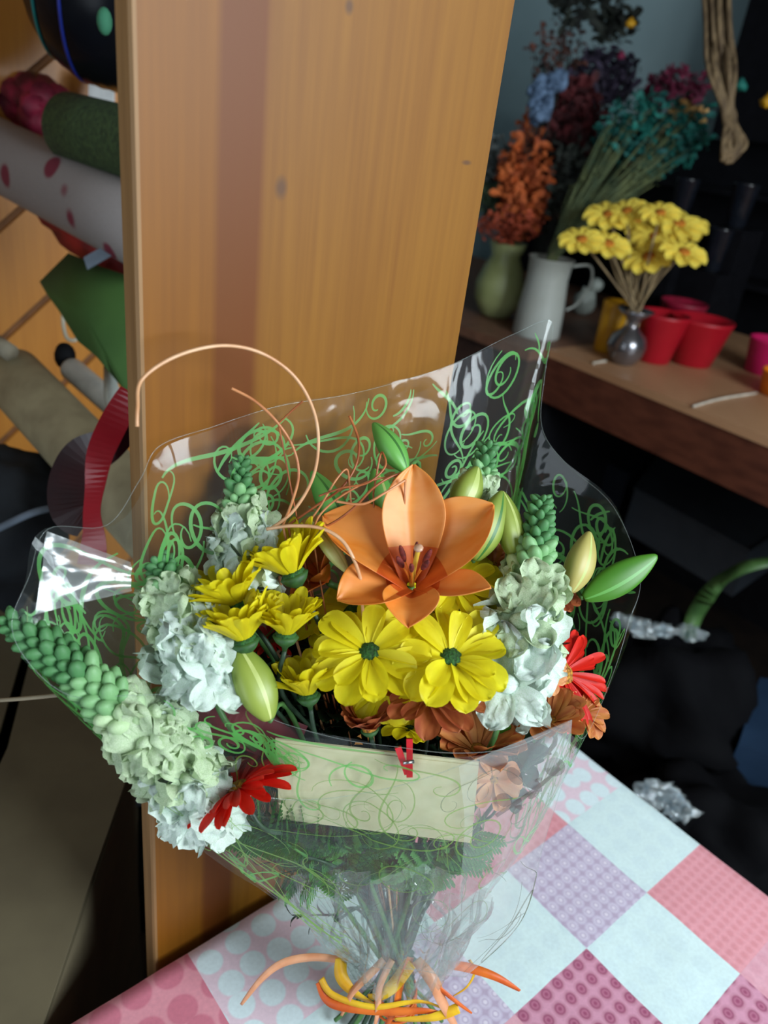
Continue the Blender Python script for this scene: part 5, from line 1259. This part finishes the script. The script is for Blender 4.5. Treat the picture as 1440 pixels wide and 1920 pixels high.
# white strings on the counter
m_str = mat('white_string', S(206, 196, 180), .8)
for lab, pts in [('white string lying across the counter front edge', [(1300, 762), (1350, 748), (1418, 737)]), ('short white string end beside the silver vase base', [(1112, 681), (1128, 678), (1136, 677)])]:
    q = [onz(x, y, CZ + .0035) for x, y in pts]; mb = MB(); tube(mb, catmull(q, 5), .0034, 7); solo(mb, 'string', m_str, q[0], lab, 'string')
# grey crate, dark panel under the counter
m_crate = mat('grey_plastic_crate', S(66, 72, 80), .6, c2=S(58, 64, 72), scale=10); m_navy = mat('navy_box', S(16, 22, 34), .6)
def crate(name, label, zt_, top, hh, m, cat):
    q = [onz(x, y, zt_) for x, y in top]; mb = MB(); hexa(mb, [p - Z * hh for p in q] + q)
    t = thing(name, label, cat, Matrix.Translation(q[0] - Z * hh)); mb.build('crate_body', m, t, smooth=False, recalc=True)
    mb = MB(); tube(mb, [p + Z * .002 for p in q] + [q[0] + Z * .002], .006, 6); mb.build('rim', m, t, smooth=False)
    return t
crate('grey_crate', 'grey box standing in the dark below the counter', .52, [(1190, 918), (1405, 1036), (1520, 960), (1250, 832)], .16, m_crate, 'box')
crate('navy_box', 'dark navy box in the shade below the counter, left of the grey one', .55, [(1122, 862), (1178, 892), (1262, 812), (1158, 768)], .25, m_navy, 'box')
# floor: blue bucket, strap leaf plant, crumpled film, black sacks
m_bb = mat('blue_plastic', S(36, 58, 84), .5, c2=S(30, 50, 74), scale=8)
q = [onz(x, y, .35) for x, y in [(1425, 1270), (1385, 1395), (1500, 1440), (1540, 1290)]]
mb = MB(); hexa(mb, [Vector((p.x, p.y, .0)) for p in q] + q); solo(mb, 'blue_crate', m_bb, Vector((q[0].x, q[0].y, 0)), 'dull blue plastic crate on the floor at the right edge', 'crate', smooth=False)
def sack(label, x, y, z, rx, rz, m, seed, name='bin_sack', cat='sack', n=34, rough=.5):
    c = onz(x, y, z); mb = MB(); ell(mb, c, rx, rx, rz, n=n, m=22, rough=rough)
    return solo(mb, name, m, c - Z * rz, label, cat)
m_sack = mat('black_sack_plastic', (.003, .003, .004), .85, c2=(.002, .002, .003), scale=10)
sack('black plastic sack on the floor right of the bouquet', 1240, 1330, .22, .24, .22, m_sack, 1)
sack('black plastic sack on the floor at the table corner', 1330, 1590, .16, .20, .16, m_sack, 2)
m_cr = film('crumpled_clear_film', (.8, .88, .95), .22, gloss=.18, rough=.12, bump=1.0, bscale=60)
def crumple(label, pts, z, th):
    mb = MB(); q = [onz(x, y, z) for x, y in pts]
    for k, p in enumerate(q): ell(mb, p, th * (1.5 + .5 * math.sin(k * 2)), th * 1.1, th * .7, n=16, m=11, rough=1.1)
    return solo(mb, 'crumpled_film', m_cr, q[0], label, 'film', smooth=False, recalc=False)
crumple('crumpled clear film on the black sack right of the bouquet', [(1176, 1166), (1210, 1180), (1245, 1182), (1296, 1186)], .46, .022)
crumple('crumpled clear film scrap near the right table edge', [(1208, 1502), (1236, 1484), (1262, 1500), (1276, 1520)], .34, .022)
# strap-leaved plant
lp = onz(1290, 1200, .44); q = catmull([lp, P(1305, 1150, 2.0), P(1345, 1095, 1.92), P(1395, 1064, 1.86), P(1450, 1052, 1.84)], 7)
pl_ = thing('strap_leaf_plant', 'single long green strap leaf arching in from the right', 'plant', Matrix.Translation(lp))
mb = MB(); strip(mb, q, [.020 + .022 * math.sin(PI * min(1, .25 + k / len(q) * .7)) for k in range(len(q))], [(-F_ * .6 + Z).normalized()] * len(q), th=.0015)
mb.build('leaf', mat('strap_leaf_green', S(86, 124, 66), .5, c2=S(58, 92, 44), scale=20, transl=.15), pl_)
